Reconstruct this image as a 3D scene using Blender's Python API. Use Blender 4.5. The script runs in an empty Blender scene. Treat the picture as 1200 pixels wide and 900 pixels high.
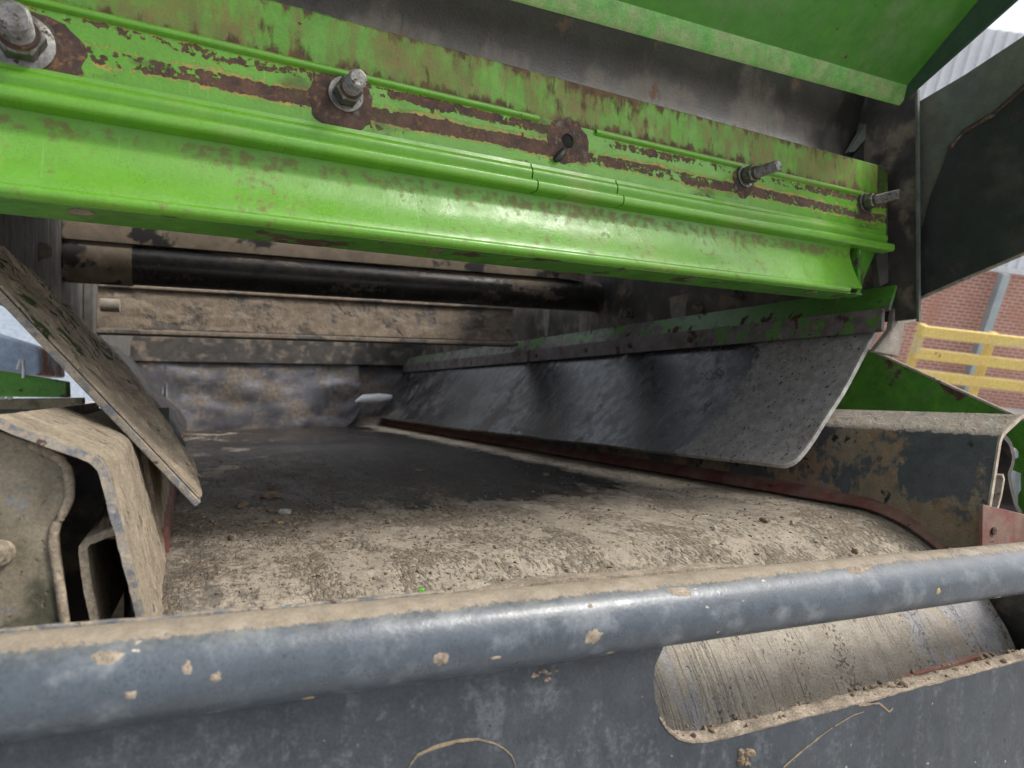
import bpy, bmesh, math, random
import numpy as np
from mathutils import Vector, Matrix, Quaternion, noise as mn

random.seed(7)
V = lambda *a: np.array(a, float)
sc = bpy.context.scene
COL = sc.collection

# ------------------------------------------------------------------ frames
# Machine frame: x across the belt, y along the belt (away), z square to the belt.
# The machine stands inclined, so W turns the machine frame into the upright world.
AZ, EL = math.radians(25.4), math.radians(0.57)
FWD = V(math.sin(AZ)*math.cos(EL), math.cos(AZ)*math.cos(EL), math.sin(EL))
RGT = V(math.cos(AZ), -math.sin(AZ), 0)
UPV = np.cross(RGT, FWD)
_p, _r = math.radians(18), math.radians(7)
GUP = RGT*(math.sin(_r)*math.cos(_p)) + UPV*(math.cos(_r)*math.cos(_p)) - FWD*math.sin(_p)
W = Vector(GUP).rotation_difference(Vector((0, 0, 1))).to_matrix().to_4x4()
W3 = np.array(W.to_3x3())

# ------------------------------------------------------------------ camera
cd = bpy.data.cameras.new('camera'); cam = bpy.data.objects.new('camera', cd); COL.objects.link(cam)
cd.sensor_width = 36; cd.lens = 24; cd.clip_start = 0.02; cd.clip_end = 500
_m = Matrix.Identity(4)
for i in range(3):
    _m[i][0], _m[i][1], _m[i][2] = RGT[i], UPV[i], -FWD[i]
cam.matrix_world = W @ _m
cd.dof.use_dof = True; cd.dof.focus_distance = 0.85; cd.dof.aperture_fstop = 7.5
sc.camera = cam

# ------------------------------------------------------------------ sky, sun, exposure
SUN_AZ, SUN_EL = math.radians(110), math.radians(54)
world = bpy.data.worlds.new('World'); sc.world = world; world.use_nodes = True
nt = world.node_tree; nt.nodes.clear()
sky = nt.nodes.new('ShaderNodeTexSky'); sky.sky_type = 'NISHITA'; sky.sun_disc = False
sky.sun_elevation = SUN_EL; sky.sun_rotation = SUN_AZ; sky.dust_density = 4.0; sky.air_density = 1.0
hs = nt.nodes.new('ShaderNodeHueSaturation'); hs.inputs['Saturation'].default_value = 0.38
bg = nt.nodes.new('ShaderNodeBackground'); bg.inputs['Strength'].default_value = 0.13
wo = nt.nodes.new('ShaderNodeOutputWorld')
nt.links.new(sky.outputs[0], hs.inputs['Color']); nt.links.new(hs.outputs[0], bg.inputs['Color'])
nt.links.new(bg.outputs[0], wo.inputs['Surface'])
sd = bpy.data.lights.new('sun', 'SUN'); sd.energy = 1.45; sd.angle = math.radians(14); sd.color = (1, 0.96, 0.9)
sun = bpy.data.objects.new('sun', sd); COL.objects.link(sun)
_sd = Vector((math.sin(SUN_AZ)*math.cos(SUN_EL), math.cos(SUN_AZ)*math.cos(SUN_EL), math.sin(SUN_EL)))
sun.rotation_euler = (-_sd).to_track_quat('-Z', 'Y').to_euler()
sc.view_settings.view_transform = 'Standard'; sc.view_settings.look = 'None'
sc.view_settings.exposure = 0.78; sc.view_settings.gamma = 1; sc.view_settings.use_curve_mapping = False
sc.cycles.max_bounces = 10; sc.cycles.use_denoising = True

# ------------------------------------------------------------------ measuring helpers
def ray(px, py): return FWD + RGT*((px-600)/800) + UPV*((450-py)/800)
def P(px, py, ax, v):
    d = ray(px, py); return d*(v/d['xyz'.index(ax)])
def PL(px, py, pt, n):
    d = ray(px, py); return d*((np.dot(pt, n))/np.dot(d, n))
def fbm(p, s, o=4, h=0.6): return mn.fractal(Vector((p[0]*s, p[1]*s, p[2]*s)), h, 2.0, o)

# ------------------------------------------------------------------ material kit
class NT:
    def __init__(s, name):
        s.m = bpy.data.materials.new(name); s.m.use_nodes = True
        s.t = s.m.node_tree; s.t.nodes.clear()
        s.o = s.t.nodes.new('ShaderNodeOutputMaterial'); s.b = s.t.nodes.new('ShaderNodeBsdfPrincipled')
        s.t.links.new(s.b.outputs[0], s.o.inputs[0])
        a = s.t.nodes.new('ShaderNodeAttribute'); a.attribute_name = 'mc'; s.vec = a.outputs['Vector']
        sp = s.t.nodes.new('ShaderNodeSeparateXYZ'); s.L(s.vec, sp.inputs[0]); s.sx = sp.outputs
        g = s.t.nodes.new('ShaderNodeNewGeometry')
        vt = s.t.nodes.new('ShaderNodeVectorMath'); vt.operation = 'DOT_PRODUCT'
        s.L(g.outputs['Normal'], vt.inputs[0]); vt.inputs[1].default_value = tuple(W3 @ V(0, 0, 1)); s.nz = vt.outputs['Value']
    def L(s, a, b): s.t.links.new(a, b)
    def put(s, sock, v):
        if hasattr(v, 'links'): s.L(v, sock)
        elif isinstance(v, tuple) and len(v) == 3 and sock.type == 'RGBA': sock.default_value = (*v, 1)
        else: sock.default_value = v
    def math(s, op, a, b=0.0, c=None):
        n = s.t.nodes.new('ShaderNodeMath'); n.operation = op
        s.put(n.inputs[0], a); s.put(n.inputs[1], b)
        if c is not None: s.put(n.inputs[2], c)
        return n.outputs[0]
    def scaled(s, st, off=0.0):
        n = s.t.nodes.new('ShaderNodeVectorMath'); n.operation = 'MULTIPLY_ADD'; s.L(s.vec, n.inputs[0]); n.inputs[1].default_value = st
        n.inputs[2].default_value = (off*.37, off*.61, -off*.23); return n.outputs[0]
    def noise(s, sc_=10, det=5, ro=0.6, dist=0.0, st=(1, 1, 1), off=0.0):
        n = s.t.nodes.new('ShaderNodeTexNoise'); n.noise_dimensions = '3D'
        s.L(s.scaled(st, off), n.inputs['Vector']); det = min(det, 4)
        n.inputs['Scale'].default_value = sc_; n.inputs['Detail'].default_value = det
        n.inputs['Roughness'].default_value = ro; n.inputs['Distortion'].default_value = dist
        return n.outputs['Fac']
    def voro(s, sc_, st=(1, 1, 1), rnd=1.0):
        n = s.t.nodes.new('ShaderNodeTexVoronoi'); s.L(s.scaled(st), n.inputs['Vector'])
        n.inputs['Scale'].default_value = sc_; n.inputs['Randomness'].default_value = rnd
        return n.outputs['Distance']
    def ss(s, v, lo, hi, a=0.0, b=1.0):
        n = s.t.nodes.new('ShaderNodeMapRange'); n.interpolation_type = 'SMOOTHSTEP'
        s.put(n.inputs['Value'], v); n.inputs['From Min'].default_value = lo; n.inputs['From Max'].default_value = hi
        n.inputs['To Min'].default_value = a; n.inputs['To Max'].default_value = b
        return n.outputs[0]
    def mix(s, f, a, b):
        n = s.t.nodes.new('ShaderNodeMix'); n.data_type = 'RGBA'
        s.put(n.inputs[0], f); s.put(n.inputs[6], a); s.put(n.inputs[7], b); return n.outputs[2]
    def fmix(s, f, a, b):
        n = s.t.nodes.new('ShaderNodeMix'); n.data_type = 'FLOAT'
        s.put(n.inputs[0], f); s.put(n.inputs[2], a); s.put(n.inputs[3], b); return n.outputs[0]

_off = [0.0]
def grime(name, base, var=None, vs=14, rough=0.5, metal=0.0, spec=0.5, layers=(), bump=0.3, bscale=260, bdist=0.002, coat=0.0, ga=.2, gb=.14, gs=430):
    """base paint or metal with worn, rusty or dusty layers on top.  A layer's mask is
    noise + (facing up)*up + region terms, cut between lo and hi."""
    k = NT(name)
    _off[0] += 3.7; off = _off[0]
    col = base
    if var is not None: col = k.mix(k.ss(k.noise(vs, 6, 0.6, 0.3, off=off), 0.35, 0.65), base, var)
    ro = k.fmix(k.ss(k.noise(vs*2.3, 5, off=off+1), 0.3, 0.7), max(rough-0.08, 0.05), min(rough+0.1, 1))
    hgt = k.math('MULTIPLY', k.noise(bscale, 4, 0.6, off=off+2), 0.35)
    met = metal
    for i, l in enumerate(layers):
        of = off + 5 + l.get('seed', i*1.7)
        if l.get('vor'): f = k.math('SUBTRACT', 1.0, k.voro(l['scale'], l.get('st', (1, 1, 1))))
        else: f = k.noise(l['scale'], l.get('det', 6), l.get('nr', 0.62), l.get('dist', 0.12), l.get('st', (1, 1, 1)), of)
        if l.get('scale2'):
            f2 = k.noise(l['scale2'], 4, 0.6, 0.2, l.get('st2', (1, 1, 1)), of+.5)
            f = k.math('ADD', k.math('MULTIPLY', f, 1-l.get('w2', .4)), k.math('MULTIPLY', f2, l.get('w2', .4)))
        if l.get('up'): f = k.math('ADD', f, k.ss(k.nz, l.get('u0', 0.2), l.get('u1', 0.9), 0, l['up']))
        for (ax, a, b, amt) in l.get('reg', ()):
            f = k.math('ADD', f, k.ss(k.sx['xyz'.index(ax)], a, b, 0, amt) if b > a else k.ss(k.sx['xyz'.index(ax)], b, a, amt, 0))
        f = k.ss(f, l['lo'], l['hi'])
        if l.get('amt', 1) != 1: f = k.math('MULTIPLY', f, l['amt'])
        c = l['col']
        if l.get('col2'): c = k.mix(k.ss(k.noise(l.get('cs', 60), 6, 0.65, off=of+2), 0.35, 0.65), c, l['col2'])
        if l.get('col3'): c = k.mix(k.ss(k.noise(l.get('cs3', 160), 4, 0.7, off=of+7), 0.52, 0.66), c, l['col3'])
        col = k.mix(f, col, c)
        if 'rough' in l: ro = k.fmix(f, ro, l['rough'])
        if 'metal' in l: met = k.fmix(f, met, l['metal'])
        if 'h' in l:
            hh = l['h']
            if 'grain' in l: hh = k.math('ADD', k.math('MULTIPLY', k.noise(l['grain'], 5, 0.65, off=of+4), l.get('ga', 1.0)), l['h'])
            hgt = k.math('ADD', hgt, k.math('MULTIPLY', f, hh))
    g1 = k.noise(gs, 3, .7, off=off+21); g2 = k.noise(46, 4, .65, off=off+23)
    gf = k.math('MULTIPLY', k.ss(g1, .3, .7, 1-ga, 1+ga), k.ss(g2, .3, .7, 1-gb, 1+gb))
    mm = k.t.nodes.new('ShaderNodeMix'); mm.data_type = 'RGBA'; mm.blend_type = 'MULTIPLY'; mm.inputs[0].default_value = 1
    k.put(mm.inputs[6], col); k.L(gf, mm.inputs[7]); col = mm.outputs[2]
    ro = k.math('ADD', ro, k.ss(g1, .3, .7, -.06, .08))
    bp = k.t.nodes.new('ShaderNodeBump'); bp.inputs['Strength'].default_value = bump; bp.inputs['Distance'].default_value = bdist
    k.L(hgt, bp.inputs['Height']); k.L(bp.outputs[0], k.b.inputs['Normal'])
    k.put(k.b.inputs['Base Color'], col); k.put(k.b.inputs['Roughness'], ro); k.put(k.b.inputs['Metallic'], met)
    k.b.inputs['Specular IOR Level'].default_value = spec
    if coat: k.b.inputs['Coat Weight'].default_value = coat; k.b.inputs['Coat Roughness'].default_value = 0.15
    return k.m

DUST, DUST2, MUD = (.315, .264, .205), (.26, .21, .155), (.24, .185, .135)
RUST, RUST2, PRIM = (.075, .042, .032), (.12, .065, .045), (.42, .27, .075)
GREEN, GREEN2 = (.125, .335, .022), (.105, .295, .019)

M = {}
speck = dict(col=(.24, .15, .04), scale=170, det=3, lo=.66, hi=.70, scale2=14, w2=.35)
chipspot = dict(col=(.06, .035, .02), scale=95, det=4, lo=.655, hi=.67, scale2=9, w2=.45, rough=.8, h=-.8)
drygrime = dict(col=(.2, .2, .07), scale=12, lo=.5, hi=.72, amt=.5, rough=.6)
# upper strip of the crossbeam: worn, streaked, browned along its edges
M['green_top'] = grime('worn_green_paint', GREEN, GREEN2, rough=.45, ga=.12, gb=.1, layers=[
    dict(col=(.16, .17, .04), col2=(.21, .145, .05), cs=50, scale=80, st=(1, 1, .3), scale2=7, w2=.45, lo=.40, hi=.58, amt=.85, rough=.65),
    dict(col=(.085, .05, .03), col2=(.15, .09, .04), scale=80, st=(1, 1, .4), lo=.54, hi=.66, scale2=6, w2=.4, rough=.85, h=-.5,
         reg=[('z', .392, .412, .12), ('z', .372, .35, .16)]),
    chipspot], bump=.5)
M['green_bolted'] = grime('scraped_green_paint', GREEN, GREEN2, rough=.38, ga=.07, gb=.06, layers=[ dict(col=(.2, .42, .10), scale=70, st=(2.6, 1, .16), dist=.0, lo=.665, hi=.69, amt=.5), 
    dict(col=PRIM, col2=(.2, .26, .06), cs=60, scale=26, st=(.35, 1, 1.2), lo=.605, hi=.64, scale2=150, w2=.42, seed=2, rough=.7, amt=.85,
         reg=[('z', .294, .302, .17), ('z', .318, .326, -.19), ('z', .323, .3315, .155), ('z', .338, .345, -.17)], h=-.3),
    dict(col=(.06, .036, .03), col2=(.115, .062, .042), cs=55, col3=(.16, .085, .04), cs3=190, scale=26, st=(.35, 1, 1.2), lo=.622, hi=.652, scale2=150, w2=.42, seed=2, rough=.85,
         reg=[('z', .297, .304, .185), ('z', .314, .320, -.19), ('z', .324, .3315, .15), ('z', .337, .343, -.17)], h=-1.6, grain=260, ga=.9),
    dict(col=(.07, .055, .03), scale=30, st=(.4, 1, 1), lo=.56, hi=.7, amt=.6, rough=.8, reg=[('z', .264, .258, .14), ('z', .256, .2545, -.16)]),
    chipspot], bump=.7)
M['green_face'] = grime('green_paint', GREEN, (.12, .325, .028), rough=.36, ga=.06, gb=.05, layers=[
    dict(col=(.33, .33, .12), scale=7, lo=.5, hi=.7, amt=.35, rough=.5),
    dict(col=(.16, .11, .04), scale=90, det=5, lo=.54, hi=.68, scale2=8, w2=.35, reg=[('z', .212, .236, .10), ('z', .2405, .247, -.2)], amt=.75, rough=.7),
    dict(col=(.17, .09, .03), scale=210, det=3, lo=.60, hi=.66, scale2=11, w2=.4, amt=.8, rough=.7, reg=[('z', .243, .248, -.06)]),
    dict(col=(.2, .42, .10), scale=70, st=(2.6, 1, .16), dist=.0, lo=.665, hi=.69, amt=.5), chipspot], bump=.35, coat=.1)
M['green_dark'] = grime('dull_green_paint', (.075, .26, .02), (.06, .21, .02), rough=.45, layers=[
    dict(col=(.035, .03, .022), col2=(.08, .05, .03), scale=16, lo=.57, hi=.62, rough=.8, h=-.5),
    dict(col=(.25, .24, .15), scale=9, lo=.5, hi=.75, amt=.35)], bump=.4)
M['green_hopper'] = grime('hopper_green_paint', (.085, .28, .035), (.07, .24, .03), vs=5, rough=.5, ga=.08, gb=.08, layers=[
    dict(col=(.2, .24, .13), scale=26, st=(1, .15, .15), lo=.52, hi=.68, scale2=130, w2=.3, amt=.35, rough=.7),
    dict(col=(.25, .32, .18), scale=4, lo=.52, hi=.72, amt=.35),
    dict(col=(.13, .07, .04), scale=70, lo=.69, hi=.72, rough=.8)], bump=.25)
M['wing'] = grime('dark_teal_paint', (.03, .065, .045), (.04, .085, .05), vs=6, rough=.6)
M['green_edge'] = grime('green_edge_paint', (.16, .42, .09), (.3, .42, .16), vs=30, rough=.5, layers=[chipspot])
M['steel_bolt'] = grime('zinc_steel', (.24, .23, .215), (.15, .145, .135), vs=120, rough=.42, metal=.9, layers=[
    dict(col=(.10, .055, .025), col2=(.04, .03, .02), scale=140, lo=.56, hi=.66, rough=.8, metal=.1)], bump=.3)
M['dark_steel'] = grime('dark_dirty_steel', (.04, .036, .033), (.07, .062, .054), rough=.45, layers=[
    dict(col=DUST2, col2=MUD, scale=13, lo=.50, hi=.66, amt=.6, rough=.9, h=.5, grain=200),
    dict(col=(.2, .165, .125), scale=18, st=(1, 1, .15), lo=.62, hi=.72, amt=.6, rough=.9)], bump=.5)
M['wet_steel'] = grime('wet_dark_steel', (.028, .025, .023), (.05, .045, .04), rough=.3, layers=[
    dict(col=(.2, .165, .125), scale=10, st=(.4, 1, 1), lo=.56, hi=.64, scale2=90, w2=.25, rough=.9, h=.5, grain=200, up=.10)], bump=.5)
M['chute'] = grime('browned_steel_chute', (.03, .025, .021), (.018, .016, .015), vs=8, rough=.45, layers=[
    dict(col=(.12, .10, .08), scale=11, st=(1, 1, .5), lo=.47, hi=.66, amt=.55, rough=.8, reg=[('z', .43, .47, .06), ('z', .5, .53, -.12)]),
    dict(col=(.02, .016, .013), scale=60, st=(1, 1, .2), lo=.56, hi=.66, amt=.7, rough=.6),
    dict(col=(.1, .055, .03), scale=20, lo=.62, hi=.7, rough=.9)], bump=.5)
M['muddy_steel'] = grime('mud_caked_steel', (.08, .07, .06), (.12, .105, .09), rough=.6, layers=[
    dict(col=(.25, .205, .155), col2=(.19, .15, .11), cs=30, scale=9, lo=.38, hi=.5, rough=.95, h=.6, grain=140, ga=.8, up=.1)], bump=.7, bdist=.004)
M['brown_flange'] = grime('dusty_flange', (.2, .16, .115), (.27, .22, .16), rough=.8, layers=[
    dict(col=(.02, .018, .016), scale=9, lo=.54, hi=.60, rough=.6)], bump=.5)
M['rubber'] = grime('black_rubber', (.022, .023, .025), (.04, .041, .043), rough=.28, spec=.5, layers=[
    dict(col=(.40, .38, .355), col2=(.3, .28, .26), scale=8, lo=.545, hi=.63, amt=.85, rough=.7, scale2=130, w2=.3,
         reg=[('y', 1.2, 1.04, .26), ('y', 1.15, 1.3, -.05)]),
    dict(col=(.24, .205, .165), col2=(.17, .135, .1), scale=9, st=(1, .5, .6), lo=.57, hi=.67, scale2=150, w2=.3, amt=.8, rough=.9, h=.7, grain=260,
         reg=[('z', 0, -.12, .045), ('y', 2.2, 3.2, .05)]),
    dict(col=(.26, .24, .215), scale=70, st=(.12, 1, .12), dist=.3, lo=.56, hi=.70, scale2=7, w2=.4, amt=.6, rough=.7, reg=[('y', 1.2, 1.4, .03)]),
    dict(col=(.02, .02, .02), scale=120, det=2, lo=.66, hi=.69, reg=[('y', 1.2, .95, .03)])], bump=.5)
M['rubber_edge'] = grime('cut_rubber_edge', (.5, .48, .44), (.36, .34, .31), vs=60, rough=.8)
M['curtain'] = grime('grey_rubber_curtain', (.05, .049, .053), (.085, .084, .095), vs=9, rough=.4, layers=[
    dict(col=(.10, .082, .068), col2=(.16, .135, .11), scale=9, lo=.42, hi=.60, rough=.9, h=.5, grain=90),
    dict(col=(.22, .225, .27), scale=7, st=(.6, 1, 1.6), lo=.55, hi=.7, amt=.6, rough=.35)], bump=.5)  # pale bluish patches paint the sky's sheen on the rubber
M['clamp'] = grime('worn_clamp_bar', (.17, .15, .15), (.1, .082, .075), vs=20, rough=.5, layers=[
    dict(col=(.075, .22, .03), scale=26, lo=.66, hi=.69, scale2=90, w2=.3, reg=[('y', 1.75, 1.1, .15), ('z', .147, .158, .14)], rough=.4, h=.3),
    dict(col=RUST, scale=24, lo=.60, hi=.64, rough=.9),
    dict(col=DUST2, scale=40, lo=.62, hi=.72, rough=.9)], bump=.5)
M['blue_pipe'] = grime('blue_grey_paint', (.06, .075, .092), (.078, .095, .115), vs=18, ga=.12, rough=.33, layers=[
    dict(col=(.26, .28, .29), scale=30, lo=.5, hi=.72, amt=.5, rough=.5),
    dict(col=(.5, .46, .36), scale=55, det=3, lo=.70, hi=.73, rough=.9, h=.4),
    dict(col=(.035, .04, .045), scale=45, det=3, lo=.70, hi=.74, rough=.4),
    dict(col=(.22, .2, .165), scale=40, lo=.74, hi=1.15, up=.5, u0=.3, u1=.95, amt=.55, rough=.8, scale2=240, w2=.4),
    dict(col=DUST, col2=(.27, .22, .165), scale=24, lo=.86, hi=1.0, up=.50, u0=.66, u1=.95, rough=.95, h=1.0, grain=320, scale2=220, w2=.42,
         reg=[('x', .95, .25, .10)])], bump=.45, coat=.12)
M['blue_plate'] = grime('scuffed_blue_grey_paint', (.032, .039, .047), (.045, .053, .062), vs=9, rough=.42, layers=[
    dict(col=(.14, .15, .16), scale=22, st=(1.6, 1, .5), dist=.8, lo=.5, hi=.68, amt=.5, rough=.6, scale2=190, w2=.4),
    dict(col=(.2, .2, .2), scale=34, st=(1.0, 1, .22), lo=.64, hi=.72, amt=.5, rough=.7, scale2=200, w2=.35),
    dict(col=(.42, .39, .33), scale=85, det=3, lo=.69, hi=.73, amt=.7, rough=.9),
    dict(col=(.015, .015, .015), scale=70, det=2, lo=.73, hi=.75)], bump=.35)
M['dust'] = grime('caked_dust', DUST, (.26, .215, .165), ga=.35, gb=.25, vs=30, rough=.95, spec=.2, layers=[
    dict(col=MUD, scale=50, lo=.55, hi=.7, amt=.7)], bump=.8, bscale=380, bdist=.003)
M['crumbs'] = grime('crumbled_mud', (.27, .21, .15), (.17, .13, .09), vs=80, rough=.95, spec=.2, bump=.8, bscale=420, bdist=.003)
M['belt'] = grime('dusty_rubber_belt', (.375, .325, .258), (.325, .28, .22), ga=.17, gb=.12, gs=420, vs=7, rough=.92, spec=.25, layers=[
    dict(col=(.23, .185, .14), scale=60, st=(1.5, .55, 1), lo=.5, hi=.68, amt=.4, rough=.95, h=-.4),
    dict(col=(.12, .095, .07), scale=190, st=(1.5, .6, 1), lo=.62, hi=.70, amt=.6, h=-.5),
    dict(col=(.55, .5, .42), scale=190, det=2, lo=.70, hi=.74, h=.5),
    dict(col=(.10, .09, .085), col2=(.05, .045, .042), scale=60, st=(1, .35, 1), lo=.56, hi=.72, scale2=160, w2=.45, rough=.8, amt=.75,
         reg=[('x', .09, .0, .14), ('y', .95, .8, .06)]),
    dict(col=(.02, .017, .015), col2=(.05, .042, .035), cs=14, scale=6, st=(1.4, .7, 1), lo=.66, hi=.75, scale2=70, st2=(1.3, .6, 1), w2=.33, rough=.24, h=-.3, grain=160, ga=.9,
         reg=[('y', .95, 1.32, .36), ('x', .80, .93, -.26), ('x', .35, .0, -.12)]),
    dict(col=(.17, .135, .10), col2=(.27, .22, .16), scale=170, st=(1.3, .55, 1), lo=.49, hi=.60, scale2=11, st2=(1.3, .6, 1), w2=.5, rough=.85, h=1.0, amt=.8,
         reg=[('y', 1.6, 2.6, -.05)])],
    bump=.9, bscale=240, bdist=.004)
M['drum'] = M['belt_wrap'] = grime('scored_dusty_belt', (.40, .355, .295), (.34, .3, .245), ga=.16, gb=.1, gs=420, vs=9, rough=.9, spec=.3, layers=[
    dict(col=(.13, .12, .11), scale=260, st=(1, .05, .05), lo=.56, hi=.74, amt=.4, rough=.7, h=-.7, reg=[('x', .62, .52, .08), ('x', .9, 1.0, .02)]),
    dict(col=(.15, .115, .085), scale=300, st=(1, .8, .8), lo=.57, hi=.64, scale2=26, st2=(1, .25, .25), w2=.42, amt=.7, h=-1.0),
    dict(col=(.33, .33, .36), scale=20, st=(1, .4, .4), lo=.58, hi=.68, amt=.7, rough=.5, reg=[('x', .84, .92, .12)])],
    bump=.9, bscale=300, bdist=.004)
M['box_right'] = grime('grimy_blue_steel', (.075, .082, .09), (.1, .105, .11), vs=10, rough=.5, layers=[
    dict(col=(.24, .2, .145), col2=(.27, .185, .11), cs=18, scale=11, scale2=60, w2=.3, lo=.50, hi=.57, rough=.9, h=.4, grain=200, reg=[('z', -.13, -.2, .09)]),
    dict(col=(.025, .023, .022), scale=24, lo=.62, hi=.68, rough=.5),
    dict(col=DUST, col2=(.34, .31, .27), scale=40, lo=.75, hi=.95, up=.55, u0=.45, u1=.8, rough=.95, h=.5, grain=280)], bump=.6)
M['box_left'] = grime('dust_caked_steel', (.325, .27, .2), (.27, .222, .165), ga=.3, gb=.2, gs=330, vs=20, rough=.92, spec=.25, layers=[
    dict(col=(.16, .12, .085), scale=120, st=(1, .5, .5), lo=.56, hi=.66, scale2=24, w2=.4, amt=.8, h=-.8),
    dict(col=(.12, .13, .16), scale=30, lo=.68, hi=.73, rough=.6, h=-.5)], bump=.8, bscale=300, bdist=.003)
M['worn_edge'] = grime('worn_cut_edge', (.13, .14, .165), (.28, .25, .2), vs=70, rough=.65, layers=[
    dict(col=(.33, .275, .21), scale=120, lo=.46, hi=.58, rough=.9), dict(col=RUST, scale=60, lo=.62, hi=.67)], bump=.5)
M['pale_edge'] = grime('dusty_cut_edge', (.48, .41, .33), (.36, .3, .24), vs=70, rough=.9, layers=[dict(col=RUST2, scale=60, lo=.63, hi=.68)])
M['hanger'] = grime('stained_hanger_plate', (.27, .23, .165), (.2, .17, .12), vs=16, rough=.8, layers=[
    dict(col=(.06, .06, .035), scale=10, lo=.48, hi=.62, rough=.7, reg=[('z', -.12, -.19, .10)]),
    dict(col=(.15, .165, .18), scale=17, lo=.60, hi=.70, amt=.8, rough=.6, scale2=120, w2=.3),
    dict(col=(.12, .09, .06), scale=90, lo=.6, hi=.7, h=-.6)], bump=.7)
M['skirt_mud'] = grime('mud_caked_skirt_plate', (.40, .33, .245), (.33, .27, .2), ga=.3, gb=.2, vs=22, rough=.92, spec=.25, layers=[
    dict(col=(.14, .10, .07), scale=30, st=(.4, 1.6, .4), dist=.3, lo=.57, hi=.67, rough=.9, h=-.6, scale2=100, w2=.25),
    dict(col=(.05, .085, .025), scale=32, lo=.64, hi=.68, reg=[('z', .03, .06, .11), ('z', .10, .13, -.06)], h=.6, grain=320, rough=1.0),
    dict(col=(.5, .42, .3), scale=160, det=2, lo=.68, hi=.72)], bump=.9, bscale=260, bdist=.004)
M['wall_streak'] = grime('streaked_grey_steel', (.15, .14, .13), (.11, .1, .09), vs=20, rough=.7, layers=[
    dict(col=(.06, .055, .05), scale=60, st=(1, 1, .05), lo=.5, hi=.64, amt=.8), dict(col=(.26, .22, .17), scale=30, st=(1, 1, .15), lo=.58, hi=.68)], bump=.5)
M['red'] = grime('dusty_red_paint', (.19, .062, .05), (.15, .05, .042), rough=.6, layers=[
    dict(col=(.26, .2, .15), scale=16, lo=.36, hi=.64, amt=.55, rough=.9), dict(col=(.05, .03, .025), scale=40, lo=.66, hi=.7)], bump=.4)
M['side_plate'] = grime('dust_filmed_dark_plate', (.13, .14, .105), (.1, .11, .095), vs=7, rough=.7, layers=[
    dict(col=(.15, .19, .19), scale=6, lo=.5, hi=.68, amt=.6)], bump=.3, bscale=500)
M['flap'] = grime('black_flap', (.016, .018, .021), (.03, .032, .034), vs=6, rough=.45, layers=[
    dict(col=(.09, .085, .07), scale=9, lo=.5, hi=.7, amt=.4, rough=.8),
    dict(col=(.05, .034, .027), col2=(.03, .024, .02), scale=18, lo=.62, hi=.70, scale2=90, w2=.3, rough=.9, h=.5, reg=[('z', .26, .17, .13), ('z', .4, .46, .12)])], bump=.5)
M['mud'] = grime('dried_mud', (.27, .24, .2), (.2, .175, .14), vs=24, rough=.95, bump=.8)
M['stone'] = grime('stone', (.27, .24, .2), (.19, .16, .13), vs=60, rough=.85, bump=.6)
M['pale_stone'] = grime('pale_stone', (.56, .6, .55), (.4, .43, .38), vs=90, rough=.6, bump=.4)
M['white'] = grime('white_paint', (.72, .73, .74), (.62, .63, .64), vs=8, rough=.5, layers=[dict(col=(.3, .25, .2), scale=14, lo=.64, hi=.72, amt=.6)])
M['tank'] = grime('blue_grey_tank_paint', (.17, .22, .30), (.2, .25, .33), vs=5, rough=.5, layers=[
    dict(col=(.22, .10, .055), scale=12, lo=.60, hi=.64, rough=.9, reg=[('x', -.475, -.445, .2), ('x', -.6, -.59, -.05)])])
M['yellow'] = grime('worn_yellow_paint', (.74, .56, .17), (.7, .5, .15), vs=3, rough=.5, layers=[
    dict(col=(.55, .5, .36), scale=5, lo=.55, hi=.68, amt=.6), dict(col=(.2, .12, .05), scale=14, lo=.66, hi=.7)])
M['galv'] = grime('galvanised_steel', (.42, .47, .48), (.34, .4, .42), vs=2, rough=.5, metal=.3)
M['concrete'] = grime('concrete', (.4, .39, .37), (.33, .32, .3), vs=1.2, rough=.9)
M['clad'] = grime('white_cladding', (.76, .78, .81), (.7, .72, .75), vs=1, rough=.45)
M['panel'] = grime('pale_blue_panel', (.36, .42, .5), (.42, .47, .54), vs=4, rough=.5)
M['scratch'] = grime('orange_scratch', (.27, .2, .12), (.19, .155, .11), vs=90, rough=.9, bump=.6)
M['chip'] = grime('dried_splash', (.38, .32, .245), (.24, .185, .14), vs=160, rough=.95, bump=.8)
M['ochre'] = grime('ochre_splash', (.45, .32, .11), (.4, .3, .15), vs=160, rough=.9)
M['lime_chip'] = grime('lime_paint_flake', (.12, .6, .02), (.1, .5, .02), rough=.4)
M['hole'] = grime('hole_black', (.004, .003, .003), rough=.9)
M['rustbare'] = grime('bare_rusty_steel', (.05, .032, .027), (.1, .055, .038), vs=60, rough=.85, layers=[
    dict(col=(.2, .105, .045), scale=120, lo=.54, hi=.68), dict(col=(.2, .17, .14), scale=50, lo=.56, hi=.68, amt=.6)], bump=.8, bscale=300)

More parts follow.
